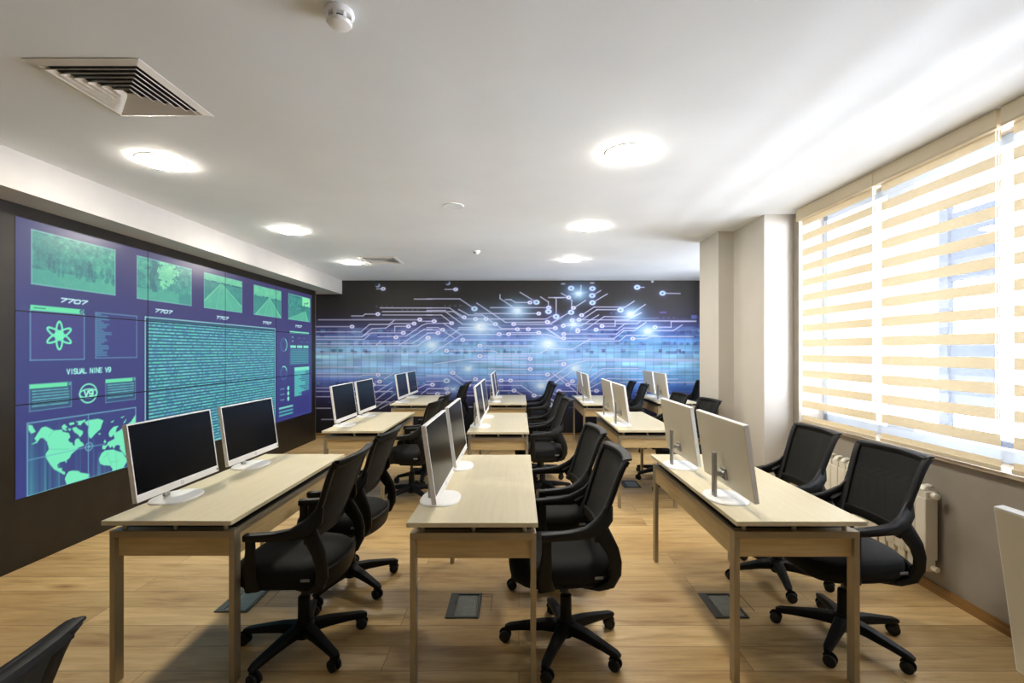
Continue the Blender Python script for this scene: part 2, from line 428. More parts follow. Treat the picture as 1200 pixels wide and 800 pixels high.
def grid_mesh(name, P, colors, material, parent=None, backing=None):
    """P: (ny,nx,3) vertex positions, colors (ny,nx,3) linear"""
    ny, nx = P.shape[:2]
    idx = np.arange(ny * nx).reshape(ny, nx)
    q = np.stack([idx[:-1, :-1], idx[:-1, 1:], idx[1:, 1:], idx[1:, :-1]], -1).reshape(-1, 4)
    me = bpy.data.meshes.new(name)
    me.vertices.add(ny * nx); me.vertices.foreach_set('co', P.reshape(-1).astype(np.float32))
    me.loops.add(q.size); me.loops.foreach_set('vertex_index', q.reshape(-1).astype(np.int32))
    me.polygons.add(len(q)); me.polygons.foreach_set('loop_start', (np.arange(len(q)) * 4).astype(np.int32))
    me.update(calc_edges=True)
    at = me.color_attributes.new('design', 'FLOAT_COLOR', 'POINT')
    rgba = np.ones((ny * nx, 4), np.float32); rgba[:, :3] = colors.reshape(-1, 3)
    at.data.foreach_set('color', rgba.reshape(-1))
    me.materials.append(material)
    me.validate()
    o = bpy.data.objects.new(name, me); COL.objects.link(o)
    if parent: o.parent = parent
    return o

# tiny stroke font on a 4 x 6 cell
FONT = {'V': [[(0, 6), (2, 0), (4, 6)]], 'I': [[(2, 0), (2, 6)]], 'S': [[(4, 5.2), (3, 6), (1, 6), (0, 5), (0, 4), (1, 3.2), (3, 2.8), (4, 2), (4, 1), (3, 0), (1, 0), (0, .8)]],
        'U': [[(0, 6), (0, 1), (1, 0), (3, 0), (4, 1), (4, 6)]], 'A': [[(0, 0), (2, 6), (4, 0)], [(.8, 2), (3.2, 2)]], 'L': [[(0, 6), (0, 0), (4, 0)]],
        'N': [[(0, 0), (0, 6), (4, 0), (4, 6)]], 'E': [[(4, 6), (0, 6), (0, 0), (4, 0)], [(0, 3), (3.4, 3)]],
        '9': [[(4, 3.4), (3, 2.6), (1, 2.6), (0, 3.6), (0, 5), (1, 6), (3, 6), (4, 5), (4, 2), (3, .4), (1.4, 0), (.4, .3)]],
        '7': [[(0, 6), (4, 6), (1.4, 0)]], '0': [[(0, 1), (0, 5), (1, 6), (3, 6), (4, 5), (4, 1), (3, 0), (1, 0), (0, 1)]], ' ': []}
def text(cv, s, x0, y0, wd, ht, stroke, col, slant=0.0, op=1.0):
    """x0,y0 lower left; wd is the whole width; y grows up"""
    adv = wd / (len(s) * 5 - 1)
    for k, ch in enumerate(s):
        for pl in FONT.get(ch, []):
            cv.poly([(x0 + (k * 5 + px) * adv + slant * py / 6 * ht, y0 + py / 6 * ht) for px, py in pl], stroke, col, op)

# ------------------------------------------------------------ video wall
VX = -3.445
def PV(x, y):                      # photo point on the plane of the video wall -> (Y, z)
    s = (608 - x) / 3.445
    return 555 / s, 1.5 - (y - 411) / s
def PC(ox, oy, sc): return lambda a, b_: PV(ox + a / sc, oy + b_ / sc)
VY0, VY1, VZ0, VZ1 = 3.232, 7.868, .477, 2.425
NX, NZ = 4 * 200 + 1, 3 * 112 + 1
cv = Canvas(VY0, VY1, VZ0, VZ1, NX, NZ, (60, 58, 122))
rng = np.random.default_rng(3)
YY, ZZ = np.meshgrid(cv.xs, cv.ys)
t = np.clip((ZZ - VZ0) / (VZ1 - VZ0), 0, 1)[..., None]; u = np.clip((YY - VY0) / 1.2, 0, 1)[..., None]
cv.c = np.array((50, 53, 116.)) * (1 - t) + np.array((56, 54, 100.)) * t
cv.c = cv.c * (0.9 + .1 * u) + (1 - u) * np.array((2, 8, 16.))
MINT = (126, 226, 186); TEAL = (84, 168, 160); LINE = (104, 170, 186); PALE = (150, 216, 216)
def smooth_noise(ny, nx, cells, seed):
    r = np.random.default_rng(seed); cy, cx = cells
    g = r.random((cy + 2, cx + 2)); yy = np.linspace(0, cy, ny); xx = np.linspace(0, cx, nx)
    y0 = yy.astype(int); x0 = xx.astype(int); fy = (yy - y0)[:, None]; fx = (xx - x0)[None]
    fy = fy * fy * (3 - 2 * fy); fx = fx * fx * (3 - 2 * fx)
    a = g[y0][:, x0]; b_ = g[y0][:, x0 + 1]; c_ = g[y0 + 1][:, x0]; d_ = g[y0 + 1][:, x0 + 1]
    return (a * (1 - fx) + b_ * fx) * (1 - fy) + (c_ * (1 - fx) + d_ * fx) * fy
def picture(x0, x1, z0, z1, fn):
    i0, i1 = np.searchsorted(cv.xs, [x0, x1]); j0, j1 = np.searchsorted(cv.ys, [z0, z1])
    ny, nx = j1 - j0, i1 - i0
    U, V = np.meshgrid(np.linspace(0, 1, nx), np.linspace(0, 1, ny))
    v = np.clip(fn(U, V, ny, nx), 0, 1)[..., None]
    dark = np.array((40, 84, 104.)); mid = np.array((66, 152, 138.)); hi = np.array((140, 232, 168.))
    cv.c[j0:j1, i0:i1] = np.where(v < .5, dark + (mid - dark) * v * 2, mid + (hi - mid) * (v - .5) * 2)
    cv.frame(x0, x1, z0, z1, .009, (120, 188, 180), .8)
def crowd(U, V, ny, nx):
    n = smooth_noise(ny, nx, (10, 16), 1) * .5 + smooth_noise(ny, nx, (26, 46), 2) * .5
    v = np.where(V < .28, .46 + .08 * n + (.1 * U), .12 + .62 * n * (.55 + .5 * U) + .1 * V)
    r = random.Random(5)
    for k in range(34):
        cx = .46 + .52 * r.random() if k > 3 else .18 + .05 * k; h = .18 + .12 * r.random(); base = .18 + .16 * r.random()
        wd = .008 + .009 * r.random(); tone = r.choice((.0, .08, .15, .42, .05))
        body = (abs(U - cx) < wd * (1 + .4 * np.sin(V * 30))) & (V > base) & (V < base + h)
        head = np.hypot((U - cx) * 1.85, V - base - h - .03) < .03
        v = np.where(body | head, .35 * v + .65 * (tone + .3 * n), v)
    return v
def park(U, V, ny, nx):
    n = smooth_noise(ny, nx, (9, 12), 4) * .55 + smooth_noise(ny, nx, (28, 36), 5) * .45
    v = .14 + .62 * n; v = np.where(np.hypot((U - .5) * 1.5, V - .74) < .08 + .42 * n, .62 + .3 * n, v)
    v = np.where(V < .26, .5 + .1 * n - .15 * (U > .75), v)
    v = np.where((abs(U - .27 - .03 * np.sin(V * 9)) < .05) & (V > .2), .12 + .2 * n, v)
    return v
def road(vx, vy, wl, wr, seed):
    def f(U, V, ny, nx):
        n = smooth_noise(ny, nx, (6, 9), seed) * .6 + smooth_noise(ny, nx, (22, 30), seed + 1) * .4
        v = np.where(V > vy, .62 + .2 * n, .26 + .26 * n)
        k = (vy - V) / vy
        l = vx - wl * k; r_ = vx + wr * k
        inside = (U > l - .015) & (U < r_ + .015) & (V < vy)
        v = np.where(inside, .56 + .1 * n, v)
        for q in (.0, .33, .66, 1.0):
            xx = l + (r_ - l) * q
            v = np.where((abs(U - xx) < .006 + .012 * k) & (V < vy), .85 if q in (0, 1.0) else .68, v)
        v = np.where((abs(V - vy) < .03) & (n > .45), .15, v)
        return v
    return f
def tree_road(U, V, ny, nx):
    v = road(.78, .42, .8, .1, 11)(U, V, ny, nx); n = smooth_noise(ny, nx, (16, 14), 20)
    v = np.where(V > .4, .2 + .35 * n, v)
    return np.where((V > .62) & (U > .62) & (n > .3), .95, v)
PH = [(3.343, 4.034, crowd), (4.268, 4.973, park), (5.177, 5.883, road(.42, .80, .55, .75, 30)), (6.148, 6.85, road(.55, .66, .5, .45, 40)), (7.07, 7.80, tree_road)]
for a, c_, fn in PH:
    picture(a, c_, 1.975, 2.357, fn)
    text(cv, '7707', a + .205, 1.868, .215, .028, .0095, (186, 228, 232), slant=.5)
# atom window
cv.rect(3.334, 3.748, 1.434, 1.79, (66, 62, 124), .6)
cv.frame(3.334, 3.748, 1.434, 1.79, .008, LINE, .75); cv.rect(3.334, 3.745, 1.788, 1.826, (98, 214, 160))
cv.seg((3.36, 1.806), (3.44, 1.806), .008, (50, 120, 110)); cv.disc((3.725, 1.807), .017, (60, 66, 120), 1, r0=.008); cv.seg((3.72, 1.81), (3.735, 1.82), .006, (60, 66, 120))
ac = (3.545, 1.615)
for k in range(3):
    a = math.radians(90 + 60 * k)
    pts = []
    for q in range(33):
        tt = 2 * PI * q / 32; ex, ey = .104 * math.cos(tt), .026 * math.sin(tt)
        pts.append((ac[0] + ex * math.cos(a) - ey * math.sin(a), ac[1] + ex * math.sin(a) + ey * math.cos(a)))
    cv.poly(pts, .013, (108, 228, 176))
cv.disc(ac, .03, (108, 228, 176))
# bar listing window
cv.rect(3.85, 4.263, 1.442, 1.812, (56, 58, 118), .6); cv.frame(3.85, 4.263, 1.442, 1.812, .008, LINE, .7)
r = random.Random(9)
for k in range(26):
    z = 1.80 - k * .0135; l = (.02 + .07 * abs(math.sin(k * .7)) + .04 * r.random()) * (1.3 if k in (1, 11, 12, 13, 23) else 1)
    cv.seg((3.858, z), (3.858 + l, z), .008, (76, 140, 164), .9)
text(cv, 'VISUAL NINE V9', 3.605, 1.324, .385, .036, .0085, (150, 228, 214))
def listing(x0, x1, z0, z1, seed, bar=.03):
    r = random.Random(seed)
    cv.rect(x0, x1, z0, z1, (44, 78, 112), .8); cv.frame(x0, x1, z0, z1, .007, LINE, .65)
    cv.rect(x0, x1 - .03, z1 - bar, z1, (98, 214, 160)); cv.disc((x1 - .012, z1 - bar / 2), .01, (98, 190, 170), .8)
    n = int((z1 - z0 - bar - .015) / .0215)
    for k in range(n):
        z = z1 - bar - .018 - k * .0215; x = x0 + .02
        cv.seg((x, z + .006), (x1 - .02, z + .006), .005, (36, 100, 110), .8)
        while x < x1 - .03:
            l = .012 + .03 * r.random(); cv.seg((x, z), (min(x + l, x1 - .02), z), .008, (104, 190, 186), .7 + .3 * r.random()); x += l + .006
listing(3.329, 3.639, 1.074, 1.262, 1); listing(3.942, 4.247, 1.069, 1.261, 2)
# V9 eye logo
lc = (3.785, 1.161)
cv.disc(lc, .080, (120, 222, 186), 1, r0=.068)
for sgn in (1, -1):
    cv.poly([(lc[0] + .078 * math.cos(t_), lc[1] + sgn * .034 * math.sin(t_)) for t_ in np.linspace(0, PI, 20)], .010, (120, 222, 186))
text(cv, 'V9', lc[0] - .036, lc[1] - .024, .075, .046, .013, (140, 232, 196))
# world map window
MY0, MY1, MZ0, MZ1 = 3.314, 4.251, .479, .993
Q = PC(10, 465, 6.153)
cv.rect(MY0, MY1, MZ0, MZ1, (52, 64, 120), .7)
for k in range(46):
    x = MY0 + abs(r.gauss(.0, .16)) if k < 34 else MY0 + .55 + .12 * r.random()
    z1_ = MZ1 - .05 * r.random() if k < 34 else .62 + .1 * r.random()
    if x < MY1: cv.seg((x, MZ0), (x, z1_), .006 + .012 * r.random(), r.choice([(52, 120, 140), (64, 140, 156), (48, 98, 130)]), .55, fade=(1, .15))
LAND = [
 [(180, 300), (215, 245), (230, 222), (262, 212), (320, 240), (380, 235), (385, 250), (430, 260), (440, 290), (425, 310), (435, 325), (455, 330), (460, 348), (472, 350), (470, 320), (480, 303), (500, 297), (515, 322), (530, 330), (540, 350), (500, 365), (480, 385), (450, 410), (435, 440), (415, 455), (412, 480), (400, 462), (365, 470), (345, 490), (352, 512), (380, 513), (378, 530), (400, 540), (405, 555), (395, 560), (350, 535), (320, 520), (290, 480), (265, 440), (262, 410), (285, 375), (270, 320), (240, 295), (220, 300), (200, 330), (155, 345), (195, 318)],
 [(375, 215), (395, 195), (410, 205), (420, 220), (400, 225), (420, 240), (405, 245), (385, 232)], [(425, 190), (465, 180), (470, 195), (440, 205)], [(478, 178), (550, 163), (548, 172), (525, 190), (515, 205), (490, 200), (500, 185)],
 [(450, 225), (480, 215), (505, 235), (530, 245), (530, 265), (510, 290), (495, 270), (470, 255)], [(425, 225), (445, 228), (440, 245), (428, 240)],
 [(540, 180), (580, 165), (640, 155), (680, 170), (665, 205), (660, 230), (620, 265), (590, 300), (575, 290), (565, 250), (575, 210), (560, 205)],
 [(638, 262), (660, 260), (655, 275)], [(135, 200), (165, 205), (175, 225), (190, 250), (160, 265), (140, 245)],
 [(400, 590), (412, 560), (425, 540), (450, 530), (500, 533), (512, 545), (580, 555), (576, 580), (540, 600), (430, 645), (410, 625)],
 [(670, 375), (672, 350), (700, 348), (712, 325), (745, 308), (760, 300), (752, 272), (738, 290), (722, 285), (716, 265), (725, 242), (752, 215), (790, 208), (775, 225), (768, 255), (790, 245), (850, 200), (880, 175), (912, 125), (930, 330), (880, 350), (862, 395), (838, 425), (815, 395), (795, 372), (800, 352), (780, 345), (765, 352), (756, 375), (740, 352), (730, 370), (712, 345), (690, 378)],
 [(680, 325), (690, 305), (700, 325), (690, 335)], [(730, 180), (758, 165), (745, 185)], [(800, 148), (835, 135), (815, 152)], [(820, 190), (850, 150), (835, 185)],
 [(645, 450), (665, 405), (690, 385), (750, 378), (785, 392), (815, 398), (838, 435), (868, 438), (840, 480), (818, 520), (790, 560), (740, 580), (738, 545), (745, 520), (728, 495), (680, 492), (655, 480)]]
for pg in LAND: cv.polygon([Q(*p) for p in pg], (112, 222, 178), 1, clip=(MY0, MY1, MZ0, MZ1))
cv.polygon([Q(*p) for p in [(425, 305), (440, 292), (462, 290), (470, 305), (462, 322), (440, 325)]], (52, 64, 120))
for ln in [[(285, 285), (320, 240)], [(280, 375), (350, 378), (430, 375)], [(680, 440), (720, 400)], [(730, 470), (790, 460)], [(770, 400), (775, 520)], [(700, 390), (735, 485)]]: cv.poly([Q(*p) for p in ln], .005, (80, 180, 150), .7)
cv.poly([Q(570, 130), Q(570, 585)], .008, LINE, .8); cv.poly([Q(140, 455), Q(575, 358), Q(690, 340)], .008, LINE, .7); cv.disc(Q(575, 358), .035, LINE, .9, r0=.026); cv.disc(Q(575, 358), .014, LINE, .8)
cv.frame(MY0, MY1, MZ0 + .002, MZ1, .009, LINE, .9)
# large block of text lines
TY0, TY1, TZ0, TZ1 = 4.372, 6.683, .487, 1.80
cv.rect(TY0, TY1, TZ0, TZ1, (38, 84, 108))
k = 0; z = TZ1 - .03
while z > TZ0 + .01:
    cv.seg((TY0 + .035, z), (TY1 - .02, z), .017, (78, 160, 176), .9)
    x = TY0 + .03
    while x < TY1 - .03:
        l = .008 + .02 * r.random()
        cv.seg((x, z), (x + l, z), .012, r.choice([(128, 214, 206), (96, 190, 190), (56, 128, 150), (90, 206, 160), (104, 150, 190)]), .75); x += l + .008
    z -= .0318; k += 1
cv.rect(TY0 + .0, TY0 + .024, TZ0, TZ1, (26, 44, 70), .8)
cv.frame(TY0 - .012, TY1, TZ0, TZ1 + .012, .012, (140, 206, 200), .9)
# right hand column
cv.rect(7.11, 7.76, 1.768, 1.80, (118, 214, 186)); cv.frame(7.11, 7.76, 1.286, 1.77, .006, LINE, .4)
for k in range(4): text(cv, '0', 7.18 + .0 * k, 1.70 - .06 * (k % 2), .04, .018, .006, LINE); cv.seg((7.38 + .09 * k, 1.70 - .06 * (k % 2)), (7.45 + .09 * k, 1.70 - .06 * (k % 2)), .01, (86, 120, 170))
for k in range(3): cv.rect(7.13 + .215 * k, 7.31 + .215 * k, 1.545, 1.585, (118, 214, 186))
for k in range(9): cv.rect(7.13, 7.745, 1.30 + k * .026, 1.316 + k * .026, (64, 158, 158), .9)
cv.rect(7.26, 7.765, .80, 1.24, (76, 168, 166)); cv.rect(7.26, 7.765, 1.19, 1.245, (118, 214, 186))
for k in range(14):
    z = .80 + .028 * k; l = r.choice([.05, .1, .2, .28, .35, .14])
    cv.rect(7.765 - l, 7.77, z, z + .014, (52, 66, 122), .9)
cv.rect(7.5, 7.77, .80, .86, (56, 58, 124)); cv.frame(7.25, 7.775, .50, 1.245, .005, LINE, .35)
for zc in (1.588, 1.178):
    cv.disc((6.93, zc), .10, (80, 116, 166), .9, r0=.088); cv.disc((6.93, zc), .062, (70, 100, 156), .8, r0=.054)
    for a0, a1 in (((-60, 60),) if zc > 1.4 else ((20, 110),)):
        cv.poly([(6.93 + .094 * math.cos(math.radians(a)), zc + .094 * math.sin(math.radians(a))) for a in range(a0, a1 + 1, 10)], .016, (120, 206, 190))
for zc in (.945, .868, .787):
    cv.disc((7.065, zc), .033, (120, 214, 190)); cv.poly([(6.83 + .03 * q, zc + .008 * (-1) ** q) for q in range(5)], .008, (120, 190, 190), .9)
for zc, c_ in ((.655, (118, 206, 186)), (.600, (74, 160, 160)), (.55, (74, 160, 160))): cv.rect(6.79, 7.21, zc, zc + .028, c_, .9)
VC = cv.linear()
hsg_done = None
CONTENT = [['left part of a world map', 'coloured world map edge and lines of teal text', 'lines of teal text', 'round status dots and green bars'],
           ['atom emblem window and green list boxes', 'left half of the dense teal text block', 'right half of the dense teal text block', 'gauges and boxes of teal text'],
           ['large crowd photo', 'green park photo and half a road photo', 'empty road photos', 'small green photo of a tree-lined road']]
ROWN = ['bottom row', 'middle row', 'top row']; COLN = ['first from the left', 'second from the left', 'third from the left', 'fourth from the left, next to the mural']
CONT = {(0, 0): 'the green map of the Americas', (1, 0): 'the lower left of the teal text block', (2, 0): 'the lower right of the teal text block', (3, 0): 'three round dots and green bars',
        (0, 1): 'the atom emblem and VISUAL NINE V9', (1, 1): 'the left half of the teal text block', (2, 1): 'the right half of the teal text block', (3, 1): 'gauges and small text boxes',
        (0, 2): 'a large green crowd photo', (1, 2): 'a tinted park photo', (2, 2): 'tinted photos of empty roads', (3, 2): 'a small tinted photo of trees by a road'}
for ci in range(4):
    for ri in range(3):
        i0, i1 = ci * 200, ci * 200 + 201; j0, j1 = ri * 112, ri * 112 + 113
        y0, y1 = cv.xs[i0], cv.xs[i1 - 1]; z0, z1 = cv.ys[j0], cv.ys[j1 - 1]
        t_ = thing('display_panel', (VX, (y0 + y1) / 2, z0), 0, '%s screen of the video wall, showing %s' % (ROWN[ri].replace(' row', '-row'), CONT[(ci, ri)]), 'screen', 'screens of the video wall')
        ym = (y0 + y1) / 2; g = .0042
        Ys = np.clip(cv.xs[i0:i1] - ym, y0 - ym + g, y1 - ym - g); Zs = np.clip(cv.ys[j0:j1] - z0, g, z1 - z0 - g)
        Yg, Zg = np.meshgrid(Ys, Zs)
        P = np.stack([np.full_like(Yg, .006), Yg, Zg], -1)
        grid_mesh('screen', P, VC[j0:j1, i0:i1], M_video, t_)
        b = MB(); b.box(-.07, .0045, y0 - ym + .0008, y1 - ym - .0008, .0008, z1 - z0 - .0008); b.build('housing', M_gasket, t_)
# the dark wall that carries the screens: strips around the opening
b = MB()
for (ya, yb_, za, zb) in ((YF, VY0, 0, 2.51), (VY1, 8.01, 0, 2.51), (VY0, VY1, 0, VZ0), (VY0, VY1, VZ1, 2.51)): b.box(VX - .075, VX + .004, ya, yb_, za, zb)
b.box(XL, VX - .075, YF, 8.01, 0, 2.51)
struct(b.build('wall_screen', M_black), 'black-brown partition carrying the video wall')
b = MB(); b.box(VX - .01, VX + .008, 8.004, 8.016, 0, 2.51); struct(b.build('trim_3', M_edge), 'thin metal edge of the dark partition')

# ------------------------------------------------------------ circuit board mural on the back wall
MX0, MX1 = 368.0, 845.0
nx, ny = int((MX1 - MX0) / .62), int((508 - 328) / .62)
mc = Canvas(MX0, MX1, 328.6, 507.0, nx, ny, (0, 0, 0))
XX, YM = np.meshgrid(mc.xs, mc.ys)
prof = [(328, (33, 30, 27)), (352, (33, 30, 27)), (368, (36, 33, 40)), (378, (50, 48, 76)), (386, (66, 70, 122)), (396, (84, 106, 176)), (404, (116, 160, 210)), (413, (146, 196, 230)), (424, (142, 188, 228)), (436, (130, 178, 226)), (446, (92, 116, 196)), (454, (66, 74, 150)), (463, (46, 48, 104)), (474, (30, 28, 58)), (488, (20, 20, 30)), (507, (16, 16, 18))]
profR = [(328, (46, 43, 43)), (352, (48, 45, 46)), (370, (50, 46, 66)), (380, (58, 64, 120)), (390, (60, 92, 170)), (400, (84, 146, 220)), (413, (140, 206, 246)), (424, (156, 212, 246)), (436, (118, 190, 244)), (448, (84, 150, 226)), (456, (60, 106, 194)), (465, (58, 76, 160)), (476, (50, 46, 104)), (490, (34, 28, 58)), (507, (20, 20, 26))]
def interp(pf): return np.stack([np.interp(YM, [p[0] for p in pf], [p[1][k] for p in pf]) for k in range(3)], -1)
tR = np.clip((XX - 640) / 130, 0, 1)[..., None]; tR = tR * tR * (3 - 2 * tR)
mc.c = interp(prof) * (1 - tR) + interp(profR) * tR
n1 = smooth_noise(ny, nx, (44, 22), 50)[..., None]; n2 = smooth_noise(ny, nx, (60, 7), 51)[..., None]
band = np.exp(-((YM - 420) / 38) ** 2)[..., None]
mc.c = mc.c * (1 + (n1 - .5) * .30 * band + (n2 - .5) * .35 * band)
r = random.Random(21)
for k in range(520):                       # cells of the grid
    cx = MX0 + 9.25 * r.randrange(0, 52); cy = 384 + 9.0 * r.randrange(0, 8)
    mc.rect(cx, cx + 9.25 * r.choice((1, 1, 2)), cy, cy + r.choice((4.5, 9, 9)), r.choice([(150, 200, 230), (170, 215, 240), (76, 96, 180), (60, 84, 160), (120, 190, 220), (100, 90, 180)]), .09 + .09 * r.random())
for k in range(9): mc.seg((MX0, 386 + 9 * k), (MX1, 386 + 9 * k), .9, (54, 72, 130), .3)
for k in range(52): mc.seg((MX0 + 9.25 * k, 392), (MX0 + 9.25 * k, 452), .8, (54, 78, 130), .32)
for k in range(420):                       # little bars in rows
    row = r.choice((386, 387, 400, 401, 409, 411, 459, 462, 392, 447)); x = MX0 + r.random() * 455
    mc.rect(x, x + 2 + 4 * r.random(), row, row + 3.6, r.choice([(40, 44, 92), (44, 54, 120), (104, 190, 200), (48, 60, 110), (70, 60, 130), (34, 44, 86)]), .42)
for k in range(160):                       # long fine lines
    yy = r.choice([r.uniform(372, 480), r.uniform(395, 450)]); x = MX0 + r.random() * 440; l = 30 + 170 * r.random()
    mc.seg((x, yy), (x + l, yy), .8, (170, 190, 235), .35 * r.random() + .12)
for x, y in ((440, 358), (470, 362), (520, 357), (760, 375), (770, 371), (715, 366), (722, 371), (812, 371), (385, 470), (378, 463)):
    for q in range(4): mc.rect(x + q * 6, x + q * 6 + 3, y, y + 2.2, (90, 80, 150) if x > 700 or x < 400 else (96, 92, 96), .5)
mc.rect(810, 817, 369, 373.5, (96, 112, 196), .8); mc.rect(773, 781, 365, 367, (120, 90, 190), .7)
TR = (218, 224, 246); ND = (222, 224, 246)
def node(x, y, big=False):
    R = 2.9 if big else 2.15
    mc.glow((x, y), R * 1.6, (120, 120, 220), .35, ax=1.2)
    mc.disc((x, y), R, (188, 214, 236) if big else ND, 1, ax=1.3); mc.disc((x, y), R * .36, (70, 84, 150), .8, ax=1.2)
def traces(ox, oy, sc, lines, nodes, bigs=()):
    f = lambda p: (ox + p[0] / sc, oy + p[1] / sc)
    for ln in lines: mc.poly([f(p) for p in ln], 2.0, (110, 110, 200), .25); mc.poly([f(p) for p in ln], .82, TR, .9)
    for p in nodes: node(*f(p))
    for p in bigs: node(*f(p), True)
for c_, R_, o_ in (((563, 383), 10, .95), ((606, 364), 6.5, .9), ((506, 404), 8, .8), ((642, 403), 9.5, .95), ((678, 344), 6, .9), ((739, 368), 6, .95), ((759, 388), 6, .95), ((672, 380), 5.5, .9), ((549, 432), 5, .85), ((674, 431.5), 6, .95), ((634, 452), 6.5, .9), ((531, 456), 5, .6), ((459, 446), 6, .5)):
    mc.glow(c_, R_ * 2.0, (110, 170, 235), .75 * o_)
traces(500, 325, 7.5, [
 [(0, 188), (290, 188), (420, 275)], [(0, 268), (200, 268), (330, 350)], [(0, 300), (165, 300), (315, 410), (605, 410)], [(180, 300), (235, 300), (330, 365), (1050, 365), (1105, 335)],
 [(0, 330), (130, 330), (220, 400)], [(0, 385), (68, 385)], [(0, 405), (220, 402)], [(150, 405), (300, 500)], [(280, 280), (370, 330), (490, 330), (660, 450), (1130, 445)], [(440, 225), (695, 395), (1065, 392)],
 [(765, 410), (1095, 410), (1200, 340)], [(560, 265), (1075, 265)], [(420, 317), (985, 317)], [(645, 150), (645, 185), (780, 275)], [(690, 195), (740, 195), (780, 220), (908, 220)], [(820, 130), (965, 218)],
 [(1000, 170), (1070, 215), (1070, 300)], [(1138, 190), (1138, 343)], [(1070, 177), (1200, 177)], [(0, 440), (100, 440), (240, 530)], [(0, 460), (140, 460)], [(0, 487), (98, 487)], [(60, 660), (310, 500), (1060, 500), (1180, 540)],
 [(720, 485), (985, 485)], [(150, 550), (285, 455), (470, 455), (800, 455)], [(280, 440), (470, 440)], [(318, 548), (960, 548)], [(468, 600), (940, 600)], [(175, 645), (590, 645), (640, 670), (990, 670), (1060, 630)], [(468, 690), (910, 690)],
 [(60, 760), (380, 715), (910, 715)], [(380, 740), (745, 740), (780, 765), (1200, 765)], [(1065, 455), (1200, 540)], [(160, 105), (255, 105)], [(0, 290), (170, 290)]],
 [(220, 402), (68, 385), (430, 365), (522, 365), (605, 410), (1065, 392), (765, 410), (1075, 265), (985, 317), (908, 220), (797, 455), (893, 455), (1130, 445), (637, 498), (720, 498), (985, 485), (140, 460), (98, 487), (10, 530), (318, 548), (468, 600), (175, 645), (468, 690), (910, 715), (1200, 765), (330, 350), (255, 105)],
 [(420, 275), (965, 218), (1070, 300), (1138, 343)])
traces(360, 325, 7.5, [
 [(100, 372), (985, 372)], [(390, 338), (490, 338), (510, 322), (622, 322)], [(60, 432), (395, 432)], [(60, 478), (480, 478)], [(560, 487), (845, 487)], [(660, 330), (1100, 330)], [(640, 268), (1100, 268)], [(660, 300), (1100, 300)], [(940, 190), (1100, 190)],
 [(480, 470), (550, 412), (720, 412), (770, 372)], [(480, 520), (570, 450), (690, 445), (750, 405), (940, 405)], [(60, 522), (480, 522), (540, 490)], [(620, 522), (870, 515), (1010, 420), (1050, 405)], [(980, 385), (1115, 385)], [(770, 430), (890, 430)],
 [(60, 545), (500, 545), (560, 490)], [(60, 582), (930, 578), (1060, 490), (1150, 487)], [(60, 600), (970, 600), (1065, 530)], [(800, 600), (1030, 455), (1100, 455)], [(60, 665), (1050, 665), (1130, 620)], [(600, 600), (650, 555)], [(610, 100), (668, 100)], [(770, 430), (770, 480)]],
 [(622, 322), (395, 432), (845, 487), (990, 370), (940, 405), (1115, 385), (780, 525), (890, 430), (1150, 487), (1065, 530), (668, 100)])
traces(640, 325, 6.49, [
 [(60, 155), (172, 152), (195, 175), (193, 265)], [(265, 60), (265, 130)], [(350, 138), (415, 100)], [(352, 192), (465, 125)], [(208, 232), (300, 175)], [(270, 287), (365, 225), (600, 225)], [(180, 322), (620, 322), (725, 268)], [(270, 322), (385, 245), (560, 245)],
 [(565, 248), (670, 180)], [(650, 275), (755, 205)], [(692, 75), (745, 75)], [(885, 120), (1020, 122)], [(20, 355), (180, 265)], [(130, 368), (270, 365), (400, 285)], [(240, 398), (300, 395), (440, 298), (660, 298), (720, 270)], [(133, 430), (535, 430), (590, 385), (690, 385), (750, 350)],
 [(133, 462), (520, 462), (590, 405), (670, 405), (760, 340)], [(425, 370), (525, 370), (525, 330), (1140, 330)], [(380, 397), (540, 397), (600, 352), (690, 352), (720, 330)], [(658, 465), (760, 465), (790, 450), (1120, 450)], [(828, 378), (950, 378), (950, 335), (1140, 335)],
 [(780, 405), (965, 405), (1035, 360)], [(0, 385), (70, 385)], [(0, 390), (110, 462), (133, 462)], [(100, 485), (555, 485), (610, 440), (850, 440)], [(30, 540), (200, 545), (330, 470), (520, 470)], [(180, 665), (300, 630), (1160, 630)], [(125, 352), (620, 352)], [(115, 120), (172, 152)]],
 [(172, 152), (270, 287), (208, 232), (18, 230), (130, 368), (240, 398), (133, 430), (133, 462), (425, 370), (380, 397), (658, 465), (828, 378), (198, 325), (250, 322), (8, 338), (70, 385), (240, 410)],
 [(190, 82), (352, 85), (350, 138), (352, 192), (190, 265), (18, 260), (75, 297), (692, 75), (885, 120), (565, 248)])
traces(500, 400, 7.5, [
 [(540, 240), (910, 243)], [(0, 300), (200, 300), (310, 375)], [(230, 275), (330, 345), (1075, 345)], [(540, 290), (1062, 290)], [(0, 350), (185, 345)], [(0, 378), (50, 378)], [(0, 415), (175, 415)], [(0, 455), (185, 453)], [(370, 382), (830, 385), (950, 470)], [(620, 432), (768, 432), (840, 465)],
 [(945, 475), (1010, 475)], [(340, 575), (400, 575)], [(330, 475), (420, 475)], [(1050, 345), (1200, 250)], [(1100, 370), (1200, 310)], [(1120, 290), (1200, 345)], [(1080, 552), (1140, 595)], [(1090, 500), (1160, 540)], [(1110, 455), (1170, 490)]],
 [(910, 243), (230, 275), (430, 330), (655, 342), (737, 342), (1062, 290), (50, 378), (175, 415), (185, 453), (370, 382), (768, 432), (945, 475), (1165, 435), (1172, 475), (95, 460)], [(175, 345), (1080, 552)])
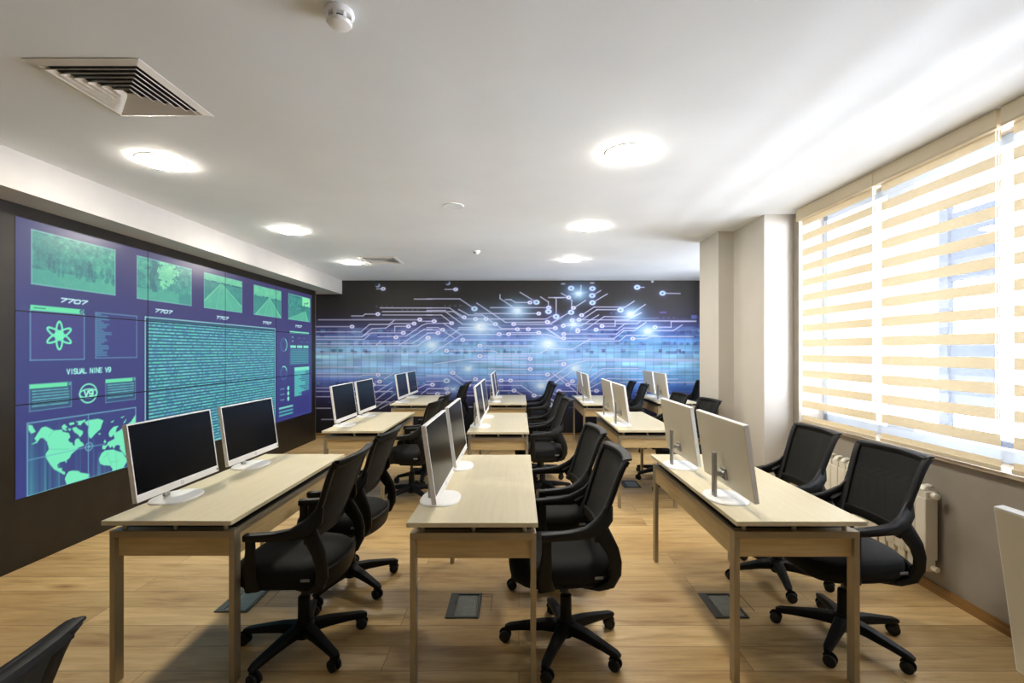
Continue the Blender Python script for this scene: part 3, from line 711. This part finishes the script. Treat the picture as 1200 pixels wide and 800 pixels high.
traces(370, 400, 8, [
 [(0, 325), (420, 325), (450, 315), (580, 312)], [(560, 375), (600, 375)], [(0, 300), (700, 300)], [(0, 435), (130, 435)], [(0, 467), (720, 467)], [(0, 517), (140, 517)], [(0, 625), (140, 625)], [(55, 730), (165, 730)], [(560, 480), (720, 380)], [(565, 545), (720, 430)], [(575, 610), (750, 490)], [(600, 630), (740, 555)],
 [(545, 410), (680, 410)], [(640, 355), (740, 290)], [(880, 480), (1030, 405), (1090, 405)], [(990, 490), (1060, 440), (1200, 440)], [(0, 240), (400, 240)], [(545, 567), (700, 567)], [(340, 517), (560, 517)], [(340, 575), (560, 575)]],
 [(585, 312), (600, 375), (540, 405), (1095, 405)])
traces(640, 400, 6.49, [
 [(0, 300), (190, 175)], [(60, 320), (170, 245), (250, 180)], [(100, 260), (235, 350)], [(50, 240), (235, 390)], [(320, 230), (360, 170)], [(330, 270), (430, 205), (700, 205)], [(330, 310), (430, 240), (500, 225), (940, 225)], [(340, 350), (470, 280), (600, 285), (1000, 285)], [(560, 310), (1160, 310)], [(340, 375), (410, 375)],
 [(95, 378), (225, 378)], [(25, 480), (75, 515)], [(165, 328), (235, 328)], [(60, 150), (300, 130), (1150, 140)], [(35, 440), (100, 480)]],
 [(383, 375), (165, 328), (200, 302), (95, 378), (105, 410), (135, 170)], [(25, 480)])
for c_, R_, o_ in (((563, 383), 10, .95), ((606, 364), 6.5, .95), ((506, 404), 8, .7), ((642, 403), 9.5, .95), ((678, 344), 5, .9), ((739, 368), 6, .95), ((759, 388), 6, .95), ((672, 380), 5.5, .8), ((549, 432), 5, .8), ((674, 431.5), 6, .9), ((634, 452), 6.5, .8), ((531, 456), 4, .5)):
    mc.glow(c_, R_ * 1.15, (206, 232, 250), .9 * o_, p=1.5); mc.glow(c_, R_ * .42, (250, 252, 250), o_)
    for q in range(10):
        a = r.random() * 2 * PI; l = R_ * (1.3 + r.random()); mc.seg(c_, (c_[0] + l * 1.5 * math.cos(a), c_[1] + l * math.sin(a)), .8, (200, 226, 250), .6, fade=(1, 0))
for cc in ((442.7, 334.3), (525, 331.8)): mc.disc(cc, 2.4, (170, 190, 224), .9, ax=1.2); mc.disc((cc[0] - 1.2, cc[1] - 1), 1.9, (40, 42, 66), 1, ax=1.2)
for cc in ((660, 332.5), (694, 331.5)): mc.disc(cc, 1.1, (180, 190, 210), .7, ax=2.6)
mc.disc((764.5, 329.6), 1.6, (200, 210, 230), .9)
MG = 1.0
mcol = mc.linear(MG)
XW = (XX - 608) / 65.67; ZW = 1.5 - (YM - 411) / 65.67
P = np.stack([XW, np.full_like(XW, YB - .004), np.clip(ZW, .036, H - .001)], -1)[::-1]
o = grid_mesh('wall_mural', P, mcol[::-1], M_mural)
tag(o, 'blue and black circuit board mural covering the whole back wall', 'mural')

# ------------------------------------------------------------ roller blinds
def blind(y0, y1, label):
    t_ = thing('zebra_blind', (XR - .065, (y0 + y1) / 2, .868), 0, label, 'blind', 'striped roller blinds at the window')
    hw = (y1 - y0) / 2
    b = MB(); b.box(-.045, .03, -hw - .008, hw + .008, 1.785, 1.885); b.box(-.05, -.045, -hw - .01, hw + .01, 1.795, 1.80); b.build('headrail', M_head, t_, bevel=.012, seg=3)
    z0, z1 = .025, 1.79
    for nm, dx, in (('fabric', 0),):
        f = MB(); f.add([(dx, -hw + .012, z0), (dx, hw - .012, z0), (dx, hw - .012, z1), (dx, -hw + .012, z1)], [(0, 1, 2, 3)]); f.build(nm, M_zebra, t_)
    b = MB(); b.box(-.008, .008, -hw + .008, hw - .008, .004, .030); b.build('bottom_rail', M_head, t_, bevel=.004)
    b = MB()
    b.sweep([(-.02, -hw + .006, 1.79), (-.02, -hw + .006, .2)], (.003, .003), up=(1, 0, 0), n=6); b.sweep([(-.02, -hw + .022, 1.79), (-.02, -hw + .022, .2)], (.003, .003), up=(1, 0, 0), n=6)
    b.build('chain', M_white, t_)
blind(3.325, 4.222, 'beige striped roller blind at the far end of the window, by the column')
blind(2.462, 3.305, 'wide beige striped roller blind in the middle of the window')
blind(1.60, 2.425, 'beige striped roller blind cut off by the right edge of the photo')

# ------------------------------------------------------------ radiator
rt = thing('radiator', (XR - .066, 2.885, .15), 0, 'white sectional radiator on the wall below the window', 'radiator')
for k in range(14):
    b = MB(); y = .04 + k * .08
    b.box(-.040, .036, y - .0375, y + .0375, .07, .45); b.box(-.030, .030, y - .03, y + .03, .0, .07); b.box(-.034, .034, y - .034, y + .034, .45, .49)
    b.sweep([(-.03, y, .49), (-.015, y, .515), (.015, y, .52), (.03, y, .505)], (.045, .02), up=(0, 0, 1), n=8)
    b.build('radiator_section', M_rad, rt, bevel=.008, seg=2)
b = MB(); b.lathe([(.012, 0), (.02, .005), (.02, .035), (.012, .04)], c=(0, -.04, .47), axis='y'); b.lathe([(.012, 0), (.016, .004), (.016, .035), (.012, .04)], c=(0, -.04, .03), axis='y'); b.build('end_cap', M_rad, rt)
b = MB(); b.box(.03, .0655, .3, .33, .1, .4); b.box(.03, .0655, .9, .93, .1, .4); b.build('bracket', M_rad, rt)

# ------------------------------------------------------------ ceiling fittings
def downlight(x, y, label):
    t_ = thing('downlight', (x, y, H), 0, label, 'ceiling light', 'round downlights')
    b = MB(); b.lathe([(.130, 0), (.144, 0), (.145, -.003), (.141, -.005), (.130, -.005)], n=40); b.build('trim_ring', M_white, t_, smooth='auto')
    b = MB(); b.lathe([(.130, -.002), (.130, -.010), (.122, -.016), (.09, -.021), (.05, -.023), (.001, -.024)], n=40); b.build('diffuser', M_lamp, t_, smooth=True)
downlight(-2.37, 3.14, 'left row round downlight nearest the camera, behind the large square vent')
downlight(-2.38, 4.93, 'middle one of the three round downlights in the left row')
downlight(-2.36, 6.70, 'farthest left row downlight, beside the small square vent')
downlight(.688, 3.005, 'right row round downlight nearest the camera')
downlight(.717, 4.79, 'middle one of the three round downlights in the right row')
downlight(.728, 6.50, 'farthest round downlight of the right row, near the mural')
def vent(x0, y0, label):
    S = .50
    t_ = thing('ceiling_vent', (x0 + S / 2, y0 + S / 2, H), 0, label, 'vent', 'square ceiling vents')
    def ring(b, r0, r1, z0, z1):            # sloping square louvre from r0 (top) to r1
        c0 = [(-r0, -r0, z0), (r0, -r0, z0), (r0, r0, z0), (-r0, r0, z0)]; c1 = [(-r1, -r1, z1), (r1, -r1, z1), (r1, r1, z1), (-r1, r1, z1)]
        th = .0025; c2 = [(a, c, z - th) for a, c, z in c1]; c3 = [(a, c, z - th) for a, c, z in c0]
        vs = c0 + c1 + c2 + c3; fs = []
        for k in range(4):
            j = (k + 1) % 4
            for m in range(4): fs.append((m * 4 + k, m * 4 + j, ((m + 1) % 4) * 4 + j, ((m + 1) % 4) * 4 + k))
        b.add(vs, fs)
    b = MB(); ring(b, .215, .25, -.012, -.002); ring(b, .205, .217, -.004, -.012); b.build('frame', M_vent, t_)
    for k in range(6):
        r1 = .200 - k * .032
        b = MB(); ring(b, r1 - .017, r1, -.004, -.020); b.build('louvre', M_vent, t_)
    b = MB(); b.box(-.2, .2, -.2, .2, -.0012, -.0004); b.build('backing', M_ventdark, t_)
vent(-2.13, 2.03, 'large square louvred vent in the left foreground ceiling')
vent(-2.14, 6.28, 'small-looking square louvred vent far back beside a downlight')
sd = thing('smoke_detector', (-.665, 1.755, H), 0, 'white round smoke detector at the top edge of the photo', 'smoke detector')
b = MB(); b.lathe([(.052, 0), (.054, -.012), (.050, -.022), (.046, -.024)], n=32); b.build('base', M_white, sd, smooth='auto')
b = MB(); b.lathe([(.030, -.02), (.030, -.040)], n=24); b.build('sensor_core', M_dark, sd)
b = MB(); b.lathe([(.046, -.040), (.040, -.050), (.022, -.056), (.001, -.057)], n=32)
for k in range(8):
    a = 2 * PI * k / 8; c_, s_ = math.cos(a), math.sin(a)
    b.sweep([(.046 * c_, .046 * s_, -.022), (.045 * c_, .045 * s_, -.042)], (.012, .005), up=(c_, s_, 0), n=6)
b.build('cage', M_white, sd, smooth='auto')
sp = MB(); sp.lathe([(.088, 0), (.09, -.004), (.084, -.008), (.07, -.006), (.001, -.006)], c=(0, 0, 0), n=32)
o = sp.build('ceiling_speaker', M_ceil, smooth='auto'); o.location = (-.565, 4.10, H); tag(o, 'flat round white cover in the middle of the ceiling', 'ceiling cover')
mt = thing('motion_sensor', (-.53, 5.95, H), 0, 'tiny white ceiling sensor beyond the flat round cover', 'sensor')
b = MB(); b.lathe([(.048, 0), (.048, -.01), (.034, -.03), (.02, -.042), (.001, -.045)], n=24); b.build('housing', M_white, mt, smooth='auto')
b = MB(); b.lathe([(.012, 0), (.012, -.012), (.001, -.014)], c=(-.02, -.028, -.022), n=12); b.build('lens', M_dark, mt)

# ------------------------------------------------------------ floor boxes
FB = 'open floor socket boxes'
def floor_box(x, y, label):
    t_ = thing('floor_socket_box', (x, y, 0), 0, label, 'floor socket box', FB)
    b = MB()
    b.box(-.095, .095, -.135, -.118, 0, .007); b.box(-.095, .095, .118, .135, 0, .007); b.box(.078, .095, -.118, .118, 0, .007); b.box(-.095, -.048, -.118, .118, 0, .007)
    b.build('frame', M_boxframe, t_, bevel=.002)
    b = MB(); b.box(-.044, .072, -.116, .106, .0, .004); b.build('lid_insert', M_boxlid, t_)
    b = MB(); b.box(-.046, .076, .107, .117, .0, .0022); b.box(-.060, -.050, .01, .05, .007, .009); b.build('cable_slot', M_dark, t_)
    b = MB(); b.box(.097, .16, .128, .131, 0, .0012); b.box(.158, .161, -.06, .131, 0, .0012); b.box(.10, .16, .10, .102, 0, .0012); b.build('cover_joint', M_line, t_)
floor_box(-.32, 2.79, 'grey floor socket box beneath the front desk of the middle row')
floor_box(-1.655, 2.85, 'grey floor socket box behind the leg of the front left desk')
floor_box(1.20, 2.79, 'grey floor socket box beneath the front right desk')
floor_box(1.25, 5.33, 'grey floor socket box beneath the second right desk')
floor_box(-.30, 7.30, 'small far floor socket box glimpsed under the back middle desk')

# ------------------------------------------------------------ desks
DW, DL = .575, 1.357
def make_desk():
    root = thing('desk', (0, 0, 0))
    b = MB(); b.box(0, DW, 0, DL, .729, .75); b.build('desktop', M_oak, root, bevel=.0025)
    ix0, ix1, iy0, iy1 = .007, DW - .007, .035, DL - .035
    for x0 in (ix0, ix1 - .025):
        for y0 in (iy0, iy1 - .05):
            b = MB(); b.box(x0, x0 + .025, y0, y0 + .05, 0, .662); b.build('leg', M_champ, root, bevel=.002)
    for y0 in (iy0, iy1 - .05):
        b = MB(); b.box(ix0, ix1, y0, y0 + .05, .662, .692); b.build('end_rail', M_champ, root, bevel=.002)
        a = y0 + .02
        b = MB(); b.box(ix0 + .025, ix1 - .025, a, a + .016, .572, .662); b.build('end_apron', M_apron, root)
    for x0 in (ix0 + .002, ix1 - .022):
        b = MB(); b.box(x0, x0 + .02, iy0 + .05, iy1 - .05, .664, .690); b.build('side_rail', M_champ, root, bevel=.002)
        b = MB(); b.box(x0 + .002, x0 + .018, iy0 + .05, iy1 - .05, .572, .664); b.build('side_apron', M_apron, root)
    b = MB(); b.box(ix0 + .02, ix1 - .02, iy0 + .04, iy1 - .04, .678, .690); b.build('gap_shade_sheet', M_gap, root)  # dark sheet added to paint the shade between desktop and frame
    for x in (.06, DW / 2, DW - .06):
        for y in (iy0 + .025, iy1 - .025):
            b = MB(); b.lathe([(.010, .6915), (.010, .7295)], c=(x, y, 0), n=12); b.build('spacer', M_champ, root)
    return root
desk0 = make_desk()
DESKS = [(-1.845, 2.090, 'light wood desk at the front of the left row'),
 (-1.850, 4.440, 'light wood desk in the left row, second from the front'),
 (-1.815, 6.660, 'light wood desk in the left row, farthest back by the mural'),
 (-.491, 2.066, 'light wood desk at the front of the middle row, seen end on'),
 (-.480, 4.380, 'light wood desk in the middle row, second from the front'),
 (-.462, 6.710, 'light wood desk in the middle row, farthest back'),
 (.957, 2.082, 'light wood desk at the front of the right row, with white monitor backs on it'),
 (.945, 4.480, 'light wood desk of the right row, second from the front'),
 (.905, 6.640, 'light wood desk of the right row farthest back, near the mural'),
 (2.03, 6.90, 'far corner desk of light wood, partly hidden by the beige column'),
 (.957, -.300, 'desk just outside the lower right of the photo under the cut off monitor')]
desks = []
for i, (x, y, lab) in enumerate(DESKS):
    o = desk0 if i == 0 else copy_tree(desk0)
    o.location = (x, y, 0); tag(o, lab, 'desk', 'light wood computer desks'); desks.append(o)

# ------------------------------------------------------------ monitors (screen faces +X)
def make_monitor():
    root = thing('monitor', (0, 0, 0))
    # origin: on the desk top, at the centre of the base
    b = MB(); n = 40; rings = []
    for sc_, z in ((1.0, 0), (1.0, .005), (.97, .009), (.90, .011), (.2, .012)):
        ring = []
        for i in range(n):
            a = 2 * PI * i / n; ca, sa = math.cos(a), math.sin(a)
            ring.append((.100 * sc_ * math.copysign(abs(ca) ** .8, ca), .128 * sc_ * math.copysign(abs(sa) ** .8, sa), z))
        rings.append(ring)
    b.loft(rings); b.build('stand_base', M_white, root, smooth='auto')
    b = MB(); b.box(-.062, -.047, -.019, .019, .009, .235); b.build('stand_post', M_post, root, bevel=.004, seg=3)
    b = MB(); b.lathe([(.003, 0), (.003, .001)], c=(-.0628, 0, .04), axis='x', n=12); b.build('post_hole', M_dark, root)
    b = MB(); b.box(-.047, -.012, -.012, .012, .115, .137); b.lathe([(.012, -.022), (.012, .022)], c=(-.012, 0, .126), axis='y', n=16); b.box(-.012, .004, -.028, .028, .098, .154); b.build('stand_arm', M_post, root, bevel=.002)
    # tilted head: bottom at x=.028, top at x=-.028 -> built upright then leaned
    th = math.atan2(.05, .36); Zb = .062
    def tilt(x, y, z):                  # x out of the screen, z up along the panel
        return (.026 + x * math.cos(th) - z * math.sin(th), y, Zb + x * math.sin(th) + z * math.cos(th))
    W_, H_ = .290, .358
    def tbox(x0, x1, y0, y1, z0, z1, b):
        vs = [tilt(x, y, z) for x in (x0, x1) for y in (y0, y1) for z in (z0, z1)]
        b.add(vs, [(0, 1, 3, 2), (4, 6, 7, 5), (0, 4, 5, 1), (2, 3, 7, 6), (0, 2, 6, 4), (1, 5, 7, 3)])
    b = MB(); tbox(-.0185, -.0012, -W_ + .0025, W_ - .0025, .0025, H_ - .0025, b); b.build('rear_shell', M_mon_back, root, bevel=.002, seg=2)
    b = MB(); tbox(-.001, .004, -W_, W_, 0, .034, b); tbox(-.001, .004, -W_, W_, H_ - .007, H_, b); tbox(-.001, .004, -W_, -W_ + .007, .034, H_ - .007, b); tbox(-.001, .004, W_ - .007, W_, .034, H_ - .007, b)
    tbox(-.017, -.001, -W_, W_, 0, .0024, b); tbox(-.017, -.001, -W_, W_, H_ - .0024, H_, b); tbox(-.017, -.001, -W_, -W_ + .0024, .0024, H_ - .0024, b); tbox(-.017, -.001, W_ - .0024, W_, .0024, H_ - .0024, b)
    b.build('bezel', M_white, root, bevel=.001)
    b = MB(); tbox(-.001, .0025, -W_ + .007, W_ - .007, .034, H_ - .007, b); b.build('screen', M_screen, root)
    b = MB(); c = 24; r0, r1 = .007, .0095
    vs = []; fs = []
    for i in range(c):
        a = 2 * PI * i / c
        for rr, xx in ((r0, .0042), (r1, .0042), (r1, .0048), (r0, .0048)): vs.append(tilt(xx, rr * math.cos(a), .017 + rr * math.sin(a)))
    for i in range(c):
        j = (i + 1) % c
        for m in range(4): fs.append((i * 4 + m, j * 4 + m, j * 4 + (m + 1) % 4, i * 4 + (m + 1) % 4))
    b.add(vs, fs); b.build('round_emblem', M_logo, root)
    b = MB(); tbox(.0038, .0050, W_ - .016, W_ - .006, .010, .020, b); b.build('power_button', M_dark, root)
    return root
mon0 = make_monitor()
MONS = []
def mon_pair(di, names, offx=.095, rz=(0, 0)):
    x, y = DESKS[di][0], DESKS[di][1]
    for k, nm in enumerate(names):
        if nm: MONS.append((x + offx, y + (.335, 1.01)[k], nm, rz[k]))
mon_pair(0, ['white-framed monitor with a black screen, nearest on the front left desk', 'white-framed monitor with a black screen, farther one on the front left desk'])
mon_pair(1, ['dark-screened white monitor, nearer one on the second left desk', 'dark-screened white monitor, farther one on the second left desk'])
mon_pair(2, ['dark-screened white monitor, left one on the farthest left desk', 'dark-screened white monitor, right one on the farthest left desk'])
mon_pair(3, ['edge-on white monitor nearest the camera on the front middle desk', 'edge-on white monitor, second one on the front middle desk'])
mon_pair(4, ['edge-on white monitor, nearer one on the second middle desk', 'edge-on white monitor, farther one on the second middle desk'])
mon_pair(5, ['slim edge-on monitor, nearer one on the farthest middle desk', 'slim edge-on monitor, farther one on the farthest middle desk'])
mon_pair(6, ['white monitor seen from behind, nearer one on the front right desk', 'white monitor seen from behind, farther one on the front right desk'])
mon_pair(7, ['white monitor back, nearer one on the second right desk', 'white monitor back, farther one on the second right desk'])
mon_pair(8, ['white monitor back, nearer one on the farthest right row desk', 'white monitor back, farther one on the farthest right row desk'])
mon_pair(9, ['white monitor back, nearer one on the far corner desk', 'white monitor back, farther one on the far corner desk'], .15)
MONS.append((.957 + .11, .735, 'white monitor back cut off by the lower right edge of the photo', 0))
for i, (x, y, lab, rz) in enumerate(MONS):
    o = mon0 if i == 0 else copy_tree(mon0)
    o.location = (x, y, .75); o.rotation_euler = (0, 0, rz); tag(o, lab, 'monitor', 'white monitors on the desks')

# ------------------------------------------------------------ office chairs (face -X)
def make_chair():
    root = thing('office_chair', (0, 0, 0))
    # seat cushion and shell
    def outline(sx, sy, x0, n=36, pw=3.2, front=0):
        pts = []
        for i in range(n):
            a = 2 * PI * i / n; ca, sa = math.cos(a), math.sin(a)
            x = math.copysign(abs(ca) ** (2 / pw), ca); y = math.copysign(abs(sa) ** (2 / pw), sa)
            pts.append((x0 + sx * x, sy * y * (1 - .06 * x)))
        return pts
    def stack(b, levels):
        rings = []
        for z, sx, sy, x0, drop in levels:
            rings.append([(x, y, z - drop * max(0, (-(x - x0) / sx - .35)) ** 2) for x, y in outline(sx, sy, x0)])
        b.loft(rings)
    b = MB(); stack(b, [(.408, .235, .215, -.035, .03), (.416, .25, .232, -.035, .035), (.446, .256, .240, -.035, .05), (.482, .25, .234, -.035, .05), (.500, .232, .215, -.035, .05), (.507, .18, .168, -.035, .04), (.505, .05, .05, -.035, 0)])
    seat = b.build('seat', M_seat, root, smooth=True)
    b = MB(); b.box(.10, .106, -.247, -.238, 0, 0); b = MB(); b.sweep([(.10, -.236, .448), (.14, -.232, .448)], (.004, .014), up=(0, 0, 1), n=6); b.build('fabric_tag', M_tag, seat)
    b = MB(); stack(b, [(.368, .14, .12, .01, 0), (.376, .20, .17, 0, .01), (.392, .235, .215, -.02, .03), (.410, .243, .228, -.03, .03)]); b.build('seat_shell', M_blackp, root, smooth=True)
    # backrest: curved mesh panel
    prof = [(.118, .655), (.138, .70), (.160, .76), (.184, .82), (.205, .88), (.224, .93), (.240, .965)]
    def hw(z): return .188 + (z - .655) / .31 * .026
    def bx(x, y, z): return x + .032 * (1 - (y / .215) ** 2)
    NYb = 13; b = MB(); vs = []; fs = []
    for side, off in ((0, 0.0), (1, .008)):
        for (x, z) in prof:
            for j in range(NYb):
                y = (j / (NYb - 1) * 2 - 1) * (hw(z) - .006); vs.append((bx(x, y, z) + off, y, z))
    R_ = len(prof)
    def id_(s_, i, j): return s_ * R_ * NYb + i * NYb + j
    for s_ in (0, 1):
        for i in range(R_ - 1):
            for j in range(NYb - 1):
                q = (id_(s_, i, j), id_(s_, i, j + 1), id_(s_, i + 1, j + 1), id_(s_, i + 1, j)); fs.append(q if s_ else q[::-1])
    for i in range(R_ - 1):
        for j in (0, NYb - 1): fs.append((id_(0, i, j), id_(0, i + 1, j), id_(1, i + 1, j), id_(1, i, j)))
    b.add(vs, fs); b.build('backrest', M_mesh, root, smooth='auto')
    # frame: top rail with flared lip, sides, lower rail
    b = MB()
    path = []; sz = []
    for j in range(NYb):
        y = (j / (NYb - 1) * 2 - 1) * .216; path.append((bx(.245, y, .97) + .004, y, .972 + .006 * (1 - (y / .216) ** 2))); sz.append((.022, .036))
    b.sweep(path, sz, up=(-.35, 0, 1), n=10)
    path = [(bx(.262, (j / (NYb - 1) * 2 - 1) * .222, 0), (j / (NYb - 1) * 2 - 1) * .222, .990) for j in range(NYb)]
    b.sweep(path, (.036, .010), up=(-.2, 0, 1), n=10)
    for sg in (-1, 1):
        path = [(bx(x, sg * hw(z), z) + .002, sg * hw(z), z) for x, z in [(.100, .61)] + prof + [(.256, .985)]]
        b.sweep(path, [(.040 + .030 * max(0, (.80 - z) / .17), .024) for x, z in [(.100, .61)] + prof + [(.256, .985)]], up=(1, 0, -.3), n=10)
    path = [(bx(.112, (j / (NYb - 1) * 2 - 1) * .2, 0), (j / (NYb - 1) * 2 - 1) * .2, .635) for j in range(NYb)]
    b.sweep(path, (.020, .05), up=(0, 0, 1), n=10)
    b.build('back_frame', M_blackp, root, smooth='auto')
    # armrests with the rear loop that bulges behind the seat and returns under it
    for sg in (-1, 1):
        b = MB()
        b.sweep([(.178, sg * .200, .775), (.160, sg * .210, .722), (.122, sg * .228, .684), (.06, sg * .243, .662), (-.02, sg * .250, .655), (-.10, sg * .252, .651), (-.149, sg * .250, .649)],
                [(.018, .030), (.026, .068), (.032, .078), (.040, .056), (.046, .042), (.048, .038), (.046, .034)],
                up=[(-1, 0, .4), (-1, 0, .6), (-.6, 0, 1), (0, 0, 1), (0, 0, 1), (0, 0, 1), (0, 0, 1)], n=12)
        b.sweep([(-.126, sg * .250, .655), (-.126, sg * .250, .58), (-.130, sg * .248, .52), (-.136, sg * .242, .45), (-.125, sg * .225, .395)],
                [(.022, .044), (.018, .046), (.018, .056), (.020, .070), (.030, .08)], up=(1, 0, 0), n=12)
        b.sweep([(.115, sg * .205, .69), (.150, sg * .222, .63), (.182, sg * .232, .575), (.197, sg * .233, .52), (.198, sg * .228, .465), (.180, sg * .216, .415), (.135, sg * .19, .387), (.05, sg * .15, .380)],
                [(.024, .085), (.026, .075), (.028, .064), (.028, .058), (.030, .054), (.040, .044), (.060, .026), (.06, .014)],
                up=[(1, 0, .5), (1, 0, .5), (1, 0, .3), (1, 0, 0), (1, 0, -.4), (.6, 0, -1), (.1, 0, -1), (0, 0, -1)], n=12)
        b.build('armrest', M_arm, root, smooth='auto')
    b = MB(); path = []
    for j in range(11):
        y = (j / 10 * 2 - 1) * .215; path.append((.170 + .045 * (1 - (y / .215) ** 2), y, .43))
    b.sweep(path, (.02, .10), up=(.15, 0, 1), n=10); b.build('rear_shell', M_blackp, root, smooth='auto')
    # mechanism, column
    b = MB(); b.box(-.11, .12, -.07, .07, .335, .376); b.build('tilt_mechanism', M_blackp, root, bevel=.012, seg=3)
    b = MB(); b.sweep([(-.03, .05, .352), (-.03, .17, .350), (-.03, .20, .345)], (.014, .008), n=8); b.box(-.045, -.015, .19, .235, .335, .352); b.build('height_lever', M_blackp, root)
    b = MB(); b.lathe([(.014, .24), (.014, .34)], n=20); b.build('gas_column', M_chrome, root, smooth='auto')
    b = MB(); b.lathe([(.034, .050), (.036, .13), (.030, .15), (.029, .255), (.022, .262)], n=24); b.build('column_sleeve', M_blackp, root, smooth='auto')
    base = MB(); base.lathe([(.036, .060), (.052, .068), (.054, .122), (.042, .134)], n=24); hub = base.build('base_hub', M_blackp, root, smooth='auto')
    for k in range(5):
        a = 2 * PI * k / 5 + BASE_A; c_, s_ = math.cos(a), math.sin(a)
        b = MB(); b.sweep([(.025 * c_, .025 * s_, .100), (.12 * c_, .12 * s_, .098), (.22 * c_, .22 * s_, .086), (.29 * c_, .29 * s_, .076), (.312 * c_, .312 * s_, .072)],
                          [(.070, .060), (.056, .050), (.046, .038), (.040, .032), (.026, .020)], n=10); b.build('base_leg', M_blackp, root, smooth='auto')
        b = MB(); cx, cy = .300 * c_, .300 * s_; ca = a + 1.2 + k * 1.7; dx, dy = math.cos(ca), math.sin(ca)       # wheel axle direction
        tx, ty = -dy * .012, dx * .012
        for q in (-1, 1):
            rings = []
            for rr, off in ((.018, .006), (.0275, .008), (.029, .012), (.0275, .021), (.020, .0235), (.001, .024)):
                ring = []
                for i in range(20):
                    an = 2 * PI * i / 20
                    ring.append((cx + tx + q * dx * off + rr * math.cos(an) * -dy, cy + ty + q * dy * off + rr * math.cos(an) * dx, .0292 + rr * math.sin(an)))
                rings.append(ring)
            b.loft(rings)
        cas = b.build('caster', M_rubber, root, smooth='auto')
        b = MB(); b.lathe([(.006, .03), (.006, .074)], c=(cx, cy, 0), n=10)
        b.sweep([(cx + tx + .026 * -dy * math.cos(q), cy + ty + .026 * dx * math.cos(q), .034 + .030 * math.sin(q)) for q in np.linspace(.1, PI - .1, 8)], (.014, .005), up=(dx, dy, 0), n=8)
        b.build('hood', M_blackp, cas, smooth='auto')
    return root
BASE_A = math.radians(30)
ch0 = make_chair()
D = math.radians
CHAIRS = [
 (-1.09, 2.405, -2, 'black office chair nearest the camera behind the front left desk'),
 (-1.085, 3.05, -3, 'black office chair, farther one behind the front left desk'),
 (-1.10, 4.86, -6, 'black office chair with visible armrests, nearer one at the second left desk'),
 (-1.10, 5.50, -6, 'black office chair, farther one at the second left desk'),
 (-1.08, 7.15, -4, 'black office chair, nearer one at the farthest left desk'),
 (-1.08, 7.75, -4, 'black office chair, farther one at the farthest left desk'),
 (.24, 2.42, 3, 'black office chair nearest the camera beside the front middle desk'),
 (.245, 3.10, 5, 'black office chair, second one beside the front middle desk'),
 (.250, 5.00, 4, 'black office chair, nearer one beside the second middle desk'),
 (.25, 5.68, 3, 'black office chair, farther one beside the second middle desk'),
 (.275, 7.20, 3, 'black office chair, nearer one at the farthest middle desk'),
 (.275, 7.82, 3, 'black office chair, farther one at the farthest middle desk'),
 (1.695, 2.47, 2, 'black office chair nearest the camera between the front right desk and window'),
 (1.70, 3.12, 0, 'black office chair by the radiator, farther one at the front right desk'),
 (1.75, 4.96, 4, 'black office chair against the beige column, nearer one at the second right desk'),
 (1.68, 5.65, 4, 'black office chair, farther one at the second right desk, half hidden by a monitor'),
 (1.66, 7.22, -2, 'black office chair, nearer one at the farthest right row desk'),
 (1.64, 7.90, -2, 'black office chair, farther one at the farthest right row desk'),
 (2.85, 8.03, 0, 'black office chair at the far corner desk, cut by the column edge'),
 (-1.10, .675, 0, 'black office chair whose back shows in the bottom left corner'),
]
chairs = []
BASE_TURN = [33, 34, 20, 60, 10, 50, 30, 58, 15, 40, 66, 20, 7, 38, 25, 60, 10, 40, 12, 30]      # each base stands turned its own way
for i, (x, y, rz, lab) in enumerate(CHAIRS):
    o = ch0 if i == 0 else copy_tree(ch0)
    o.location = (x, y, 0); o.rotation_euler = (0, 0, D(rz)); tag(o, lab, 'chair', 'black office chairs'); chairs.append(o)
    for c in kids(o):
        if c.name.split('.')[0] in ('base_leg', 'caster'): c.rotation_euler = (0, 0, D(BASE_TURN[i] - rz - 30))
